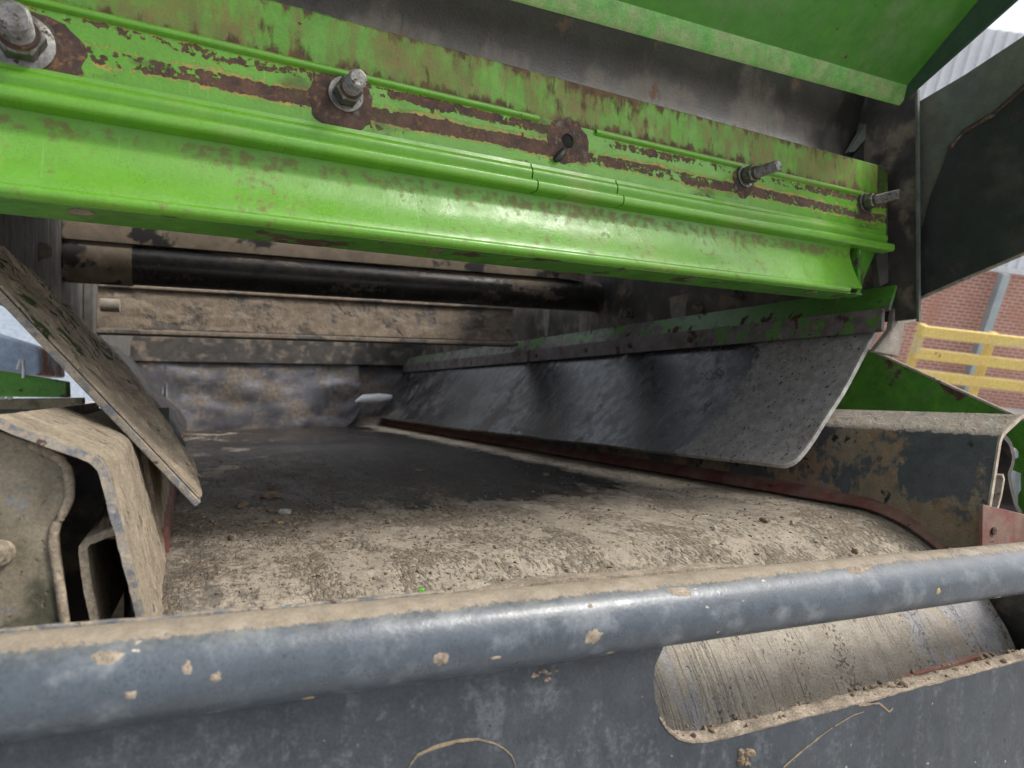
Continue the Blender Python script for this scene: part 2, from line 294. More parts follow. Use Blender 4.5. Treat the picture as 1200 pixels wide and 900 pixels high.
def brick_mat():
    k = NT('brick_wall_material')
    sw = k.t.nodes.new('ShaderNodeCombineXYZ'); k.L(k.sx[0], sw.inputs[0]); k.L(k.sx[2], sw.inputs[1])
    b = k.t.nodes.new('ShaderNodeTexBrick'); k.L(sw.outputs[0], b.inputs['Vector'])
    b.inputs['Scale'].default_value = 1; b.inputs['Brick Width'].default_value = .225; b.inputs['Row Height'].default_value = .09
    b.inputs['Mortar Size'].default_value = .011; b.inputs['Mortar Smooth'].default_value = .2
    b.inputs['Color1'].default_value = (.46, .2, .14, 1); b.inputs['Color2'].default_value = (.38, .165, .12, 1); b.inputs['Mortar'].default_value = (.62, .52, .46, 1)
    n = k.noise(1.4, 5); c = k.mix(k.ss(n, .45, .75), b.outputs['Color'], (.45, .22, .15))
    k.put(k.b.inputs['Base Color'], c); k.b.inputs['Roughness'].default_value = .9
    bp = k.t.nodes.new('ShaderNodeBump'); bp.inputs['Strength'].default_value = .6; bp.inputs['Distance'].default_value = .01
    bp.invert = True; k.L(b.outputs['Fac'], bp.inputs['Height']); k.L(bp.outputs[0], k.b.inputs['Normal'])
    return k.m
M['brick'] = brick_mat()

# ------------------------------------------------------------------ mesh kit (machine coordinates)
class MB:
    def __init__(s): s.v = []; s.f = []
    def add(s, vs, fs):
        o = len(s.v); s.v += [np.asarray(p, float) for p in vs]; s.f += [tuple(i+o for i in f) for f in fs]; return s
    def box(s, a, b, ax=None):
        """box between corners a and b, optionally in the frame (origin, ex, ey, ez)"""
        ps = [V((a, b)[i][0], (a, b)[j][1], (a, b)[k][2]) for i in (0, 1) for j in (0, 1) for k in (0, 1)]
        if ax is not None: ps = [ax[0] + ax[1]*p[0] + ax[2]*p[1] + ax[3]*p[2] for p in ps]
        return s.add(ps, [(0, 1, 3, 2), (4, 6, 7, 5), (0, 4, 5, 1), (2, 3, 7, 6), (0, 2, 6, 4), (1, 5, 7, 3)])
    def prism(s, poly, vec):
        n = len(poly); vec = np.asarray(vec, float)
        ps = [np.asarray(p, float) for p in poly]
        return s.add(ps + [p+vec for p in ps], [tuple(range(n)), tuple(range(2*n-1, n-1, -1))] + [(i, (i+1) % n, (i+1) % n+n, i+n) for i in range(n)])
    def sheet(s, g, th):
        """solid sheet from a grid of points g[nu][nv], thickened by th along its normal"""
        g = np.array(g); du = np.gradient(g, axis=0); dv = np.gradient(g, axis=1); n = np.cross(du, dv)
        n /= np.linalg.norm(n, axis=2, keepdims=True)+1e-12; h = g + n*th
        a, b = g.shape[:2]; I = lambda i, j, k=0: k*a*b + i*b + j
        fs = []
        for i in range(a-1):
            for j in range(b-1):
                fs.append((I(i, j), I(i, j+1), I(i+1, j+1), I(i+1, j))); fs.append((I(i, j, 1), I(i+1, j, 1), I(i+1, j+1, 1), I(i, j+1, 1)))
        for i in range(a-1):
            fs.append((I(i, 0), I(i+1, 0), I(i+1, 0, 1), I(i, 0, 1))); fs.append((I(i, b-1), I(i, b-1, 1), I(i+1, b-1, 1), I(i+1, b-1)))
        for j in range(b-1):
            fs.append((I(0, j), I(0, j, 1), I(0, j+1, 1), I(0, j+1))); fs.append((I(a-1, j), I(a-1, j+1), I(a-1, j+1, 1), I(a-1, j, 1)))
        return s.add(list(g.reshape(-1, 3)) + list(h.reshape(-1, 3)), fs)
    def grid(s, g):
        g = np.array(g); a, b = g.shape[:2]
        return s.add(list(g.reshape(-1, 3)), [(i*b+j, i*b+j+1, (i+1)*b+j+1, (i+1)*b+j) for i in range(a-1) for j in range(b-1)])
    def tube(s, pts, r, n=24, cap=True):
        pts = [np.asarray(p, float) for p in pts]; rs = r if hasattr(r, '__len__') else [r]*len(pts); vs = []; fs = []
        for i, p in enumerate(pts):
            d = pts[min(i+1, len(pts)-1)] - pts[max(i-1, 0)]; d /= np.linalg.norm(d)
            u = np.cross(d, V(0, 0, 1) if abs(d[2]) < .9 else V(0, 1, 0)); u /= np.linalg.norm(u); w = np.cross(u, d)
            vs += [p + rs[i]*(u*math.cos(2*math.pi*k/n) + w*math.sin(2*math.pi*k/n)) for k in range(n)]
        for i in range(len(pts)-1):
            fs += [(i*n+k, i*n+(k+1) % n, (i+1)*n+(k+1) % n, (i+1)*n+k) for k in range(n)]
        if cap: fs += [tuple(range(n-1, -1, -1)), tuple(range((len(pts)-1)*n, len(pts)*n))]
        return s.add(vs, fs)

def holed_plate(outer, holes, vec):
    """flat plate with holes: loops of coplanar points, thickened by vec"""
    bm = bmesh.new(); loops = []
    for lp in [outer] + holes:
        vs = [bm.verts.new(p) for p in lp]; loops.append(vs)
        for i in range(len(vs)): bm.edges.new((vs[i], vs[(i+1) % len(vs)]))
    bmesh.ops.triangle_fill(bm, use_beauty=True, use_dissolve=False, edges=bm.edges[:])
    bm.verts.index_update(); n = len(bm.verts); vs = [V(*v.co) for v in bm.verts]; tri = [tuple(v.index for v in f.verts) for f in bm.faces]
    m = MB(); fs = tri + [tuple(i+n for i in reversed(t)) for t in tri]
    for lp in loops:
        idx = [v.index for v in lp]; fs += [(idx[i], idx[(i+1) % len(idx)], idx[(i+1) % len(idx)]+n, idx[i]+n) for i in range(len(idx))]
    m.add(vs + [p + np.asarray(vec, float) for p in vs], fs); bm.free(); return m

BASE = {}
def tag(o, label, cat, group=None, kind=None):
    if label: o['label'] = label
    if cat: o['category'] = cat
    if group: o['group'] = group
    if kind: o['kind'] = kind
    return o
def obj(name, mb, mat, parent=None, base=None, smooth=None, bevel=0, world=False, label=None, kind=None, mc=None):
    me = bpy.data.meshes.new(name)
    pts = np.array(mb.v)
    if parent is not None: b = BASE[parent.name]
    else: b = np.asarray(base, float) if base is not None else V(*(pts[:, :2].mean(0)), pts[:, 2].min())
    me.from_pydata([tuple(p) for p in (pts - b)], [], mb.f)
    bm = bmesh.new(); bm.from_mesh(me); bmesh.ops.recalc_face_normals(bm, faces=bm.faces[:]); bm.to_mesh(me); bm.free()
    at = me.attributes.new('mc', 'FLOAT_VECTOR', 'POINT')
    at.data.foreach_set('vector', (pts if mc is None else np.array(mc)).astype(np.float32).ravel())
    me.materials.append(M[mat])
    if smooth is not None:
        me.polygons.foreach_set('use_smooth', [True]*len(me.polygons)); me.set_sharp_from_angle(angle=math.radians(smooth))
    o = bpy.data.objects.new(name, me); COL.objects.link(o); BASE[o.name] = b
    if parent is not None: o.parent = parent
    else: o.matrix_world = (Matrix.Translation(b) if world else W @ Matrix.Translation(b))
    if bevel:
        md = o.modifiers.new('bevel', 'BEVEL'); md.width = bevel; md.segments = 2; md.limit_method = 'ANGLE'; md.angle_limit = math.radians(40)
    if label: o['label'] = label
    if kind: o['kind'] = kind
    return o
def thing(name, label, cat, base, group=None, world=False):
    o = bpy.data.objects.new(name, None); COL.objects.link(o); o.empty_display_size = .05
    b = np.asarray(base, float); BASE[o.name] = b
    o.matrix_world = (Matrix.Translation(b) if world else W @ Matrix.Translation(b))
    return tag(o, label, cat, group)

def lin(a, b, n): return [a + (b-a)*i/(n-1) for i in range(n)]
def polyline(pts, n):
    """n points evenly along a 2-D polyline"""
    pts = [np.asarray(p, float) for p in pts]; d = [0]
    for a, b in zip(pts, pts[1:]): d.append(d[-1] + np.linalg.norm(b-a))
    return [V(*[np.interp(t, d, [p[k] for p in pts]) for k in range(len(pts[0]))]) for t in np.linspace(0, d[-1], n)]
def rounded(pts, r, k=5):
    """round the inner corners of an open 2-D polyline"""
    pts = [np.asarray(p, float) for p in pts]; out = [pts[0]]
    for i in range(1, len(pts)-1):
        a = pts[i-1]-pts[i]; b = pts[i+1]-pts[i]; la, lb = np.linalg.norm(a), np.linalg.norm(b); q = min(r, la*.45, lb*.45)
        p0, p2 = pts[i]+a/la*q, pts[i]+b/lb*q
        out += [(1-t)**2*p0 + 2*t*(1-t)*pts[i] + t*t*p2 for t in np.linspace(0, 1, k)]
    return out + [pts[-1]]
def extr(profile, y0, y1, ny, disp=None):
    """grid from an (x,z) profile swept along y"""
    return [[(lambda q: q + (disp(q) if disp else 0))(V(p[0], y, p[1])) for p in profile] for y in lin(y0, y1, ny)]

# ================================================================== THE SETTING
def ground_and_building():
    PW = lambda px, py: W3 @ ray(px, py)
    h = W3 @ RGT; h[2] = 0; h /= np.linalg.norm(h); nrm = np.cross(h, V(0, 0, 1))          # nrm points away from the camera
    nrm = -nrm if nrm @ (W3 @ FWD) < 0 else nrm
    def Q(px, py, dist): d = PW(px, py); return d*(dist/(d @ nrm))
    rail_z = Q(1130, 393, 6.5)[2]; gz = Q(1160, 475, 17.0)[2]
    g = MB().grid([[V(x, y, gz) for y in (-60, 0, 60, 120)] for x in (-90, 0, 90)])
    obj('ground', g, 'concrete', world=True)['kind'] = 'structure'
    # warehouse: brick base, steel column, white ribbed cladding above
    D = 17.0; o0 = Q(1150, 380, D); zt = Q(1172, 319, D)[2]; zc = Q(1185, 37, D)[2]
    fr = lambda s, d, z: V(*(h*s + nrm*(D+d))[:2], z)
    s0 = o0 @ h
    t = thing('warehouse', 'red brick warehouse with white ribbed cladding above, beyond the yellow railing', 'building', fr(s0, 0, gz), world=True)
    def fbox(s1, s2, d1, d2, z1, z2):
        m = MB(); m.box(V(s1, d1, z1), V(s2, d2, z2)); loc = list(m.v); m.v = [fr(*p) for p in m.v]; return m, loc
    m, loc = fbox(s0-9, s0+9, 0, .3, gz, zt); obj('brick_wall', m, 'brick', t, mc=loc)
    m, loc = fbox(s0-9.05, s0+9.05, -.08, .1, zt, zt+.12); obj('flashing', m, 'white', t)
    m = MB(); prof = []; x = s0-9
    while x < s0+9:
        prof += [(x, 0), (x+.15, 0), (x+.165, -.06), (x+.23, -.06)]; x += .25
    zz = [zt+.13, zc]
    m.grid([[fr(a, .05+b, z) for a, b in prof] for z in zz]); obj('cladding_panel', m, 'clad', t)
    m, _ = fbox(s0-9, s0+9, .12, .3, zt+.13, zc); obj('backing_wall', m, 'clad', t)
    cp = Q(1160, 380, 16.6) @ h
    m = MB(); m.box(V(cp-.1, -.42, gz), V(cp+.1, -.22, zt+.0)); m.v = [fr(*p) for p in m.v]; obj('steel_column', m, 'galv', t, bevel=.01)
    # yellow guard railing
    D2 = 6.5; fr2 = lambda s, d, z: V(*(h*s + nrm*(D2+d))[:2], z)
    c = Q(1160, 420, D2) @ h
    t2 = thing('guard_railing', 'worn yellow guard railing in front of the brick wall', 'railing', fr2(c, 0, gz), world=True)
    za = rail_z; zb = Q(1150, 422, D2)[2]; zcc = Q(1160, 448, D2)[2]
    for z in (za, zb, zcc):
        m = MB(); m.box(V(c-.78, -.05, z-.055), V(c+3, .0, z+.055)); m.v = [fr2(*p) for p in m.v]; obj('rail', m, 'yellow', t2, bevel=.012)
    for k, sx in enumerate((c-.74, Q(1157, 420, D2) @ h, c+1.5, c+2.95)):
        m = MB(); m.box(V(sx-.035, .002, gz), V(sx+.035, .07, za+.06)); m.v = [fr2(*p) for p in m.v]; obj('post', m, 'yellow', t2, bevel=.01)
ground_and_building()

# ================================================================== CONVEYOR BELT
BX0, BX1, BZ, YC, RD = -.035, 1.04, -.2, .80, .262
def belt():
    path = []
    for y in list(np.linspace(4.3, 1.9, 40, endpoint=False)) + list(np.linspace(1.9, YC, 300, endpoint=False)): path.append((y, BZ, 0, 1))
    for a in np.linspace(0, math.pi, 230): path.append((YC - RD*math.sin(a), BZ-RD+RD*math.cos(a), -math.sin(a), math.cos(a)))
    path.append((4.3, BZ-2*RD, 0, -1))
    xs = np.linspace(BX0, BX1, 300); g = []
    for (y, z, ny, nz) in path:
        row = []
        for x in xs:
            p = (x, y, z); d = 0
            if y < 2.2 and nz > -.3:
                lump = fbm((x*.7, y*1.4, z), 34, 3)
                d = .0011*lump + .0016*max(0, fbm((x*.8, y*1.3, z+3), 12, 4)-.05)
                if nz > .9: d += .004*max(0, fbm((x, y*1.2, 9), 20, 4)-.25)*max(0, 1-abs(x-.25)/.5)
            dx = -.004*min(1, max(0, .02-abs(x-BX0))/.02)
            row.append(V(x, y+ny*d, z+nz*d + dx))
        g.append(row)
    n1 = 340
    t = thing('conveyor_belt', 'wide dusty conveyor belt running back under the machine, wet and dark further in', 'conveyor belt', V((BX0+BX1)/2, YC, BZ-2*RD))
    obj('belt_surface', MB().grid(g[:n1+60]), 'belt', t, smooth=60)
    obj('belt_wrap', MB().grid(g[n1+59:]), 'belt_wrap', t, smooth=60, label='scored dusty belt wrapped around the tail drum, seen through the slot')
    m = MB(); m.tube([V(BX0+.01, YC, BZ-RD), V(BX1+.02, YC, BZ-RD)], RD-.012, 64); obj('tail_drum', m, 'dark_steel', t, smooth=50)
belt()

def lumps(m, n, region, size, flat=.6, on=None, seed=1):
    rnd = random.Random(seed)
    ico = [V(0, 0, 1), V(.89, 0, .45), V(.28, .85, .45), V(-.72, .53, .45), V(-.72, -.53, .45), V(.28, -.85, .45),
           V(.72, .53, -.45), V(-.28, .85, -.45), V(-.89, 0, -.45), V(-.28, -.85, -.45), V(.72, -.53, -.45), V(0, 0, -1)]
    fs = [(0, 1, 2), (0, 2, 3), (0, 3, 4), (0, 4, 5), (0, 5, 1), (1, 6, 2), (2, 7, 3), (3, 8, 4), (4, 9, 5), (5, 10, 1),
          (2, 6, 7), (3, 7, 8), (4, 8, 9), (5, 9, 10), (1, 10, 6), (6, 11, 7), (7, 11, 8), (8, 11, 9), (9, 11, 10), (10, 11, 6)]
    for _ in range(n):
        p = region(rnd)
        if p is None: continue
        r = size(rnd); a = rnd.random()*6.28; c, s_ = math.cos(a), math.sin(a); sx, sy = rnd.uniform(.7, 1.4), rnd.uniform(.6, 1.1)
        vs = []
        for q in ico:
            q = q*(1+rnd.uniform(-.25, .25)); q = V(q[0]*sx, q[1]*sy, q[2]*flat); vs.append(p + r*V(c*q[0]-s_*q[1], s_*q[0]+c*q[1], q[2]+flat*.4))
        m.add(vs, fs)
    return m
def belt_z(y): return BZ if y >= YC else BZ - RD + math.sqrt(max(RD*RD-(YC-y)**2, 0))
def grit():
    def reg(r):
        y = .62 + 1.5*r.random()**1.6; x = r.uniform(0, 1.0)
        if fbm((x, y, 4), 5, 3) + r.uniform(-.5, .5) + (.35 if x < .45 else -.15) < 0: return None
        return V(x, y, belt_z(y))
    m = lumps(MB(), 6500, reg, lambda r: .0006 + .0028*r.random()**4, .6, seed=3)
    tag(obj('grit', m, 'crumbs', smooth=30), 'fine grit and crumbs of mud scattered over the belt', 'grit', kind='stuff')
    def reg2(r):
        x, y = r.gauss(.17, .13), r.gauss(1.08, .10)
        return V(x, y, belt_z(y)) if 0 < x < .6 and y > .85 else None
    m = lumps(MB(), 420, reg2, lambda r: .0012 + .0042*r.random()**3, .55, seed=8)
    tag(obj('mud_crumbs', m, 'crumbs', smooth=30), 'crumbled beige mud gathered on the left of the belt around the pale stone chip', 'mud crumbs', kind='stuff')
    m = lumps(MB(), 900, lambda r: (lambda x, y: V(x, y, belt_z(y)))(r.uniform(0, .98), .66+1.7*r.random()**1.1), lambda r: .0007+.0032*r.random()**3, .7, seed=5)
    tag(obj('stone_chips', m, 'stone', smooth=30), 'tiny pale stone chips scattered over the belt', 'stone chips', kind='stuff')
grit()

def stone(px, py, w, hgt, mat, label, seed, name='stone', cat='stone', ang=None):
    c = P(px, py, 'z', BZ); rnd = random.Random(seed); bm = bmesh.new(); bmesh.ops.create_icosphere(bm, subdivisions=3, radius=1)
    m = MB(); a = rnd.random()*3 if ang is None else ang; vs = []
    for v in bm.verts:
        q = V(*v.co); k = 1 + .28*fbm(q + seed, 1.6, 3); q = q*k; q = np.clip(q, -.85, .85)
        q = V(q[0]*w, q[1]*w*.65, q[2]*hgt); vs.append(V(c[0] + q[0]*math.cos(a)-q[1]*math.sin(a), c[1] + q[0]*math.sin(a)+q[1]*math.cos(a), BZ + hgt*.6 + q[2]))
    bm.verts.index_update(); m.add(vs, [tuple(v.index for v in f.verts) for f in bm.faces]); bm.free()
    tag(obj(name, m, mat, smooth=35), label, cat, 'loose stones and clods on the belt')
stone(334, 602, .011, .0055, 'pale_stone', 'pale greenish flat stone chip lying on the belt below the mud clod', 3, ang=-.3)
stone(318, 583, .022, .007, 'crumbs', 'long beige mud clod on the wet belt behind the pale stone chip', 8, 'mud_clod', 'mud clod', -.45)
stone(284, 594, .015, .007, 'crumbs', 'rounded beige mud clod left of the pale stone chip', 11, 'mud_clod', 'mud clod')
stone(318, 573, .009, .005, 'crumbs', 'small beige clod just behind the long mud clod', 15, 'mud_clod', 'mud clod')
stone(272, 634, .008, .006, 'crumbs', 'dark brown crumb of mud on the near left of the belt', 19, 'mud_clod', 'mud clod')
stone(328, 614, .006, .003, 'ochre', 'small ochre flake on the belt in front of the pale stone chip', 23, 'ochre_flake', 'flake')
stone(837, 620, .004, .003, 'pale_stone', 'small pale pebble on the dry right side of the belt', 27)
stone(896, 611, .009, .004, 'crumbs', 'flat beige clod on the dry belt near the red edge strip', 29, 'mud_clod', 'mud clod')
stone(1002, 648, .0045, .004, 'crumbs', 'small brown crumb on the belt just above the pipe rim', 33, 'mud_clod', 'mud clod')
stone(490, 553, .012, .004, 'stone', 'grey stone fragment on the wet middle of the belt', 37)
stone(640, 558, .013, .005, 'stone', 'grey stone fragment on the wet belt below the right rubber skirt', 41)

# ================================================================== RIGHT SIDE
def right_side():
    # red edge strip along the belt, following the drum
    m = MB(); g = []
    for y in list(np.linspace(4.0, .84, 40)) + list(np.linspace(.82, .635, 20)):
        z = belt_z(y); top = min(.020, .006 + max(0, y-.64)*.04); g.append([V(1.018, y, z+.004), V(1.026, y, z+.004+top*.6), V(1.05, y, z+.004+top)])
    m.sheet(g, .004); tag(obj('red_edge_strip', m, 'red', smooth=40), 'dusty red curved strip along the right edge of the belt', 'edge strip')
    # bent steel channel cover
    pr = rounded([(1.034, -.235), (1.08, -.069), (1.135, -.040)], .010, 6)
    pr = polyline(pr[:1] + pr[1:], 40)
    t = thing('channel_cover', 'grimy bent steel channel cover with a dusty top beside the right edge of the belt', 'channel cover', V(1.08, .6, -.235))
    obj('bent_sheet', MB().sheet(extr(pr, .6, 3.95, 60, lambda q: V(.0012, 0, 0)*fbm(q, 9, 2)), -.005), 'box_right', t, smooth=35)
    # dusty end edge: thin bead on the cut end
    e = MB().sheet([[V(p[0], y, p[1]) for p in polyline(rounded([(1.0335, -.235), (1.0795, -.0685), (1.1355, -.0393)], .010, 6), 40)] for y in (.5965, .5995)], -.0055)
    obj('cut_edge', e, 'pale_edge', t)
    obj('added_box_closure', MB().box(V(1.05, 1.02, -.24), V(1.125, 1.026, -.06)), 'dark_steel', t)  # back plate added to keep the box interior dark
    tag(obj('frame_plate', MB().box(V(1.058, .50, -.75), V(1.066, 1.6, -.238)), 'dark_steel'), 'dark frame plate beside the right end of the tail drum', 'frame plate')
    # wavy hanger strip inside
    px = [(1172, 512), (1180, 521), (1184, 535), (1182, 546), (1178, 554), (1180, 568), (1186, 592), (1193, 604)]
    pr = [P(a, b, 'y', .615) for a, b in px]; pr = polyline(rounded([(p[0], p[2]) for p in pr], .006), 40)
    obj('hanger_strip', MB().sheet(extr(pr, .612, 1.0, 4), -.008), 'dark_steel', t, smooth=40)
    pr = [P(a, b, 'y', .612) for a, b in ((1163, 556), (1164.5, 560), (1161, 580), (1157, 594))]
    obj('edge_clip', MB().sheet(extr([(p[0]-.001, p[2]) for p in pr], .598, .64, 3), -.004), 'pale_edge', t)
    # red end plate
    q = [P(a, b, 'y', .592) for a, b in ((1152, 591), (1215, 606), (1260, 612), (1260, 690), (1150, 690))]
    t2 = thing('red_end_plate', 'dull red end plate behind the right end of the pipe rim', 'end plate', P(1200, 690, 'y', .592))
    obj('plate', MB().prism(q, V(0, .006, 0)), 'red', t2, bevel=.001)
    c = P(1163.5, 622, 'y', .592); obj('rivet', MB().tube([c+V(0, .001, 0), c-V(0, .003, 0)], .0055, 16), 'rustbare', t2)
    # pale slotted bracket behind
    Y = .70
    outer = [P(a, b, 'y', Y) for a, b in ((1182, 549), (1200, 556), (1235, 556), (1235, 640), (1187, 640), (1187, 600))]
    hole = [P(a, b, 'y', Y) for a, b in ((1193, 600), (1193, 580), (1195, 576), (1199, 573), (1215, 573), (1219, 577), (1219, 600))]
    t3 = thing('slotted_bracket', 'pale painted bracket with a rounded opening at the right edge, behind the channel cover', 'bracket', P(1200, 640, 'y', Y))
    obj('bracket_plate', holed_plate(outer, [hole], V(0, .008, 0)), 'white', t3)
    c = P(1189, 532, 'y', Y); a = P(1179, 529, 'y', Y); d = c-a
    obj('tab', MB().sheet([[a + d*u + V(0, 0, w) for w in (-.009*math.sqrt(max(0, 1-((u-.0)/1.05)**4)) - .0004, .009*math.sqrt(max(0, 1-((u)/1.05)**4)) + .0004)] for u in np.linspace(0, 1, 10)], .006), 'white', t3)
    # green side plate behind
    X = 1.32
    q = [P(a, b, 'x', X) for a, b in ((960, 383), (1022, 411), (1120, 455), (1212, 497), (1290, 533), (1290, 640), (940, 640), (940, 390))]
    t4 = thing('green_side_plate', 'green side plate sloping down behind the right channel cover, rust chip at its top', 'side plate', P(1100, 640, 'x', X))
    obj('plate', MB().prism(q, V(.008, 0, 0)), 'green_dark', t4)
    e0, e1 = P(1016, 408, 'x', X), P(1292, 533.5, 'x', X); obj('bare_top_edge', MB().tube(lin(e0, e1, 2), .003, 8), 'pale_edge', t4)
    q = [P(a, b, 'x', X-.001) for a, b in ((1098, 446), (1110, 451), (1122, 455), (1136, 461), (1130, 466), (1122, 470), (1117, 463), (1108, 459))]
    obj('rust_chip', MB().prism(q, V(.003, 0, 0)), 'rustbare', t4)
    # rubber skirt
    pr = [(P(a, b, 'y', .86)[0], P(a, b, 'y', .86)[2]) for a, b in ((1030, 380), (1013, 407), (987, 457), (967, 487), (947, 520), (925, 546))]
    pr = polyline(rounded(pr, .03), 46)
    def dsp(q): k = min(1, max(0, q[1]-.86)/.4); s = max(0, (.12-q[2])/.25); return V(-.005*s, 0, -.002*s)*fbm((q[0]*.2, q[1], q[2]*.3), 2.2, 2)*k + V(0, 0, -.012)*s*min(1, (q[1]-.86)/1.5)
    t5 = thing('rubber_skirt', 'black rubber skirt sheet leaning in over the right side of the belt, pale cut end', 'rubber skirt', V(.94, .86, -.13))
    def corner(i): k = max(0, (i-41)/4.0); return .017*(1-math.sqrt(max(0, 1-min(1, k)**2)))
    yy = list(np.linspace(.862, 1.0, 14)) + list(np.linspace(1.04, 3.95, 80))
    g5 = [[(lambda q: q + dsp(q))(V(p[0], y + corner(i)*max(0, 1-(y-.862)/.12), p[1])) for i, p in enumerate(pr)] for y in yy]
    obj('sheet', MB().sheet(g5, -.008), 'rubber', t5, smooth=40)
    obj('cut_end', MB().sheet([[V(p[0], y + corner(i), p[1]) for i, p in enumerate(pr)] for y in (.857, .861)], -.008), 'rubber_edge', t5, smooth=40)
    # clamp bar and gusset that hold the skirt
    t6 = thing('clamp_bar', 'steel clamp bar along the top of the right rubber skirt, green at its near end', 'clamp bar', V(1.16, .85, .11))
    pr = [(1.150, .108), (1.153, .150)]
    obj('bar', MB().sheet(extr(polyline(pr, 5), .835, 3.95, 40), -.008), 'clamp', t6, smooth=30)
    pr = [(1.158, .146), (1.178, .192)]
    obj('upper_flange', MB().sheet(extr(polyline(pr, 5), .828, 3.95, 40), -.006), 'clamp', t6, smooth=30)
    for y in (.98, 1.36, 1.62, 1.86, 2.2):
        c = V(1.151, y, .128); m = MB().tube([c, c+V(-.004, 0, 0), c+V(-.0042, 0, 0), c+V(-.012, 0, .001)], [.013, .013, .008, .0075], 6); obj('bolt', m, 'rustbare' if y > 1 else 'muddy_steel', t6)
    # inner wall
    t7 = thing('inner_side_wall', 'dark dirty steel inner wall above the right rubber skirt', 'side wall', V(1.19, .8, .18))
    obj('wall_plate', MB().box(V(1.190, .80, .13), V(1.198, 4, .64)), 'dark_steel', t7)
    for (a, b, r) in ((739, 368, .011), (636, 400, .012), (820, 360, .009), (865, 345, .009)):
        c = P(a, b, 'x', 1.19); m = MB().tube([c, c+V(-.006, 0, 0), c+V(-.0062, 0, 0), c+V(-.02, 0, 0)], [r*1.4, r*1.4, r, r*.9], 12); obj('bolt', m, 'steel_bolt' if a == 739 else 'muddy_steel', t7)
    for (a, b, w, hh) in ((640, 378, .02, .05), (683, 388, .022, .06), (795, 368, .03, .05), (742, 392, .012, .03)):
        c = P(a, b, 'x', 1.1895); m = MB(); g = []
        for u in np.linspace(-1, 1, 12):
            g.append([c + V(-.002*(1-abs(u))*(1-abs(v)), u*w*(1+.3*v+.25*fbm((u, v, a), 2, 2)), v*hh) for v in np.linspace(-1, 1, 14)])
        obj('mud_run', MB().sheet(g, .002), 'mud', t7, smooth=60)
    obj('near_edge', MB().box(V(1.1885, .795, .125), V(1.1945, .7995, .545)), 'side_plate', t7)
    # muddy lower corner plate outside
    q = [P(a, b, 'y', .842) for a, b in ((1050, 353), (1080, 350), (1078, 368), (1072, 378), (1060, 380), (1058, 398), (1053, 418), (1024, 412), (1045, 385))]
    tag(obj('corner_plate', MB().prism(q, V(0, .012, 0)), 'mud', bevel=.002), 'mud-splashed corner plate at the near end of the right skirt', 'corner plate')
    # dark outer side plate reaching toward the camera
    X = 1.215
    t8 = thing('outer_side_plate', 'dusty dark side plate at the right edge with a black rust-edged panel', 'side plate', P(1100, 350, 'x', X))
    q = [P(a, b, 'x', X) for a, b in ((1060, 358), (1060, 205), (1062, 133), (1072, 122), (1130, 88), (1200, 42), (1300, -30), (1300, 250), (1200, 297))]
    obj('back_plate', MB().prism(q, V(.006, 0, 0)), 'side_plate', t8)
    q = [P(a, b, 'x', X-.004) for a, b in ((1064, 352), (1065, 300), (1080, 270), (1090, 230), (1106, 190), (1112, 172), (1128, 152), (1165, 130), (1200, 98), (1290, 40), (1290, 256), (1200, 296))]
    obj('black_panel', MB().prism(q, V(.003, 0, 0)), 'flap', t8)
    q0 = [P(a, b, 'x', X-.005) for a, b in ((1112, 175), (1128, 156), (1165, 134), (1200, 103), (1290, 46))]
    obj('rusty_edge', MB().tube(polyline(q0, 50), [.0028 + .0022*fbm((i, 0, 0), .23, 3) for i in range(50)], 6), 'rustbare', t8, smooth=60)
    q0 = [P(a, b, 'x', X-.001) for a, b in ((1061, 357), (1130, 327), (1200, 297), (1300, 251))]
    obj('lower_edge', MB().tube(q0, .0035, 8), 'worn_edge', t8, smooth=60)
right_side()

